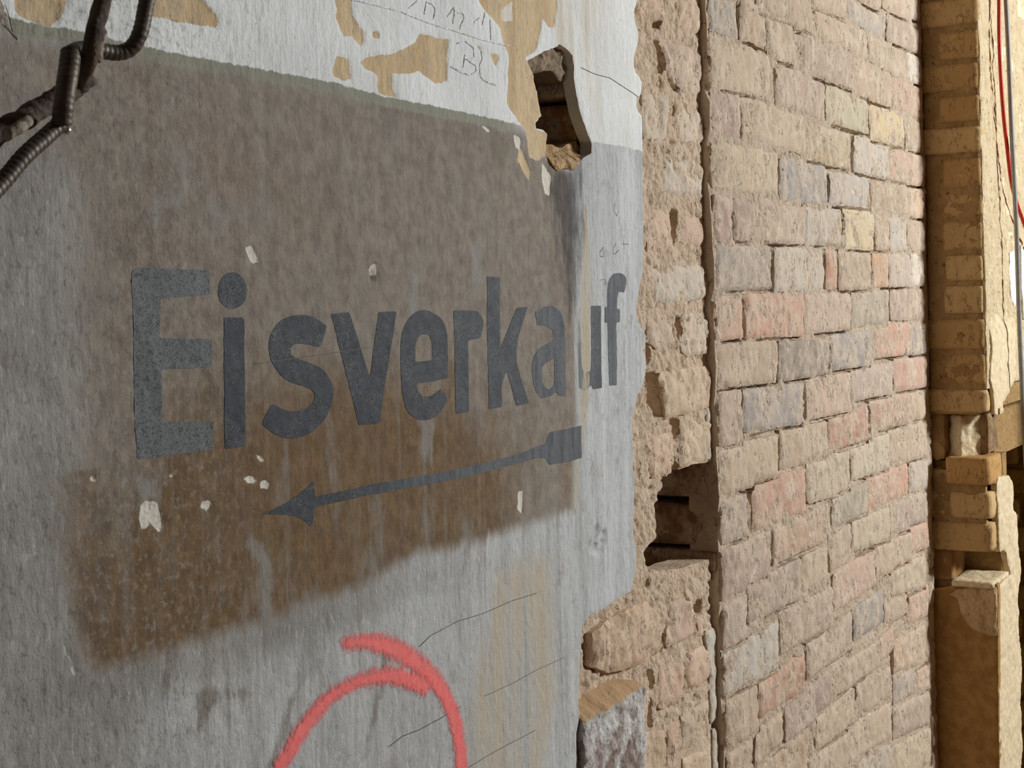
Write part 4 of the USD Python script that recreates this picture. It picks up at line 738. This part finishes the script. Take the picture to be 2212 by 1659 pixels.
# the next wall beyond the recess, facing the camera
SF = SP + .82; PQ = Frame(P1.to(SF, 0), N1, -D1)
wall_f = thing('wall_far', 'yellowish brick wall beyond the pier, in shade', None, 'structure')
slab_on(PQ, -.5, .5, .02, 3.18, rec(-.004, 71), M_FARM, wall_f, sp=.012)
zq = .30; k = 0
while zq < 1.75:
    for a, b in ([(-.105 + .258 * i, -.105 + .258 * i + .247) for i in range(-1, 2)] if k % 2 else [(-.234 + .258 * i, -.234 + .258 * i + .247) for i in range(3)]):
        m = rbox(P1.to(SF + .03, zq + .033, (a + b) / 2), np.array([D1, [0, 0, 1.0], -N1]), (.075, .064, b - a), .006, (4, 5, 14), .005, 900 + k)
        p = obj('brick', m, M_PIER_SHADED, wall_f, smooth=True); tint_attr(p, np.tile(lin(*((176,150,84) if (k + int(a * 100)) % 3 else (196,178,120))), (len(m.vertices), 1)))
    zq += .0775; k += 1

# ------------------------------------------------------------------ cables on the pier, conduits in front of the plaster
CF = PF.off(.022)
def wire(name, pts, r, mat, frame, label, cat, seg=12, drop=False):
    W = [frame.to(*frame.px(x, y)) for x, y in pts]; W = [W[0] + np.array([0, 0, 3.19 - W[0][2]])] + W
    if drop: W = W + [W[-1] * (1, 1, 0) + np.array([0, 0, .03])]
    p = obj(name, tube(W, r, seg, 8), mat, None, smooth=True); return tag(p, label, cat)
wire('red_cable', [(2156,-60),(2158,0),(2158,60),(2160,130),(2164,200),(2171,280),(2178,340),(2184,390),(2192,425),(2200,450),(2210,478),(2226,520),(2240,560),(2246,640)], .0042, M_RED, CF, 'thin red cable slanting down the front of the brick pier', 'cable')
wire('grey_conduit', [(2171,-60),(2173,0),(2176,60),(2180,150),(2184,250),(2190,380),(2195,480),(2199,600),(2202,700),(2208,840),(2214,960),(2220,1060)], .0052, M_GREY, CF.off(.012), 'straight grey plastic conduit beside the red cable on the pier', 'conduit', drop=True)

FC = P0.off(.20)                                                          # they hang free, a hand's width and more in front of the plaster
K = (D0 - .20) / D0
fx = thing('flexible_conduit', 'dark ribbed metal conduit bending across the upper left of the plaster', 'conduit')
UPW = lambda fr, pts: [np.array([*fr.off(o).to(*fr.off(o).px(x, y))]) for x, y, o in pts]
def rise(W):                                                              # on up to the ceiling
    W = list(W); d = W[0] - W[1]; top = W[0].copy(); top[2] = 3.19; top[:2] += d[:2] * 2; mid = (top + W[0]) / 2; mid[:2] = W[0][:2] + d[:2] * 1.6; return [top, mid] + W
def ridged(pts, r, rib, amp, up=False):
    W = UPW(FC, pts); W = rise(W) if up else W
    amp *= .6; return tube(W, r, 16, .0009, rad=lambda t, n: r + amp * np.where(np.sin(2 * math.pi * t / rib) > 0, 1, -.4))
obj('upper_run', ridged([(338,-70,0),(322,-20,0),(312,30,0),(301,75,0),(280,106,-.004),(248,114,-.008),(215,108,-.010),(180,106,-.010),(154,116,-.004)], .0060 * K, .0046 * K, .0003, True), M_FLEX, fx, smooth=50)
obj('sleeve', ridged([(153,112,.002),(147,160,.005),(139,215,.006),(134,268,.004)], .0072 * K, .0044 * K, .0003), M_FLEX, fx, smooth=50, label='short straight ribbed sleeve joining the two runs')
obj('lower_run', ridged([(136,262,.001),(118,278,0),(88,305,0),(50,340,0),(20,376,0),(-20,420,0),(-70,470,0)], .0060 * K, .0046 * K, .0004), M_FLEX, fx, smooth=50)
ct = FC.to(*FC.px(137, 282)); sp = trimesh.creation.icosphere(2, .0026); sp.apply_translation(ct + np.array(P0.n) * .002); obj('screw', sp, simple('bright_metal', (200,200,196), (220,220,216), 40, .25, .9), fx, smooth=True)
rp = thing('rusted_pipe', 'crusted rusty pipe running behind the ribbed conduit, lime on its side', 'pipe')
FCP = P0.off(.186)
def rough_tube(pts, r, amp, seed, up=False):
    W = UPW(FCP, pts); m = tube(rise(W) if up else W, r, 20, .0018)
    c = meshkit.fbm(m.vertices * 190, 3, seed) - .5; n = m.vertex_normals; m.vertices = m.vertices + n * (c * amp)[:, None]; return m
obj('upright', rough_tube([(236,-70,.022),(222,0,.022),(206,60,.022),(196,110,.022),(184,150,.014),(172,190,.003)], .0064 * K, .0014, 3, True), M_RUST, rp, smooth=True)
obj('branch', rough_tube([(190,168,.002),(160,188,0),(120,212,0),(80,238,0),(40,262,0),(0,288,0),(-50,320,0)], .0080 * K, .0042, 4), M_RUST, rp, smooth=True)
for pts, sd in (([(236,0),(232,-30)], 5), ([(221,62),(212,100),(205,130)], 6), ([(62,262),(40,278),(15,292)], 7)):
    W = [FCP.off(.019).to(*FCP.off(.019).px(x, y)) for x, y in pts]; m = tube(W, .0044 * K, 12, .002); c = meshkit.fbm(m.vertices * 260, 3, sd) - .5; m.vertices = m.vertices + m.vertex_normals * (c * .004)[:, None]
    obj('lime_crust', m, M_LIME, rp, smooth=True)
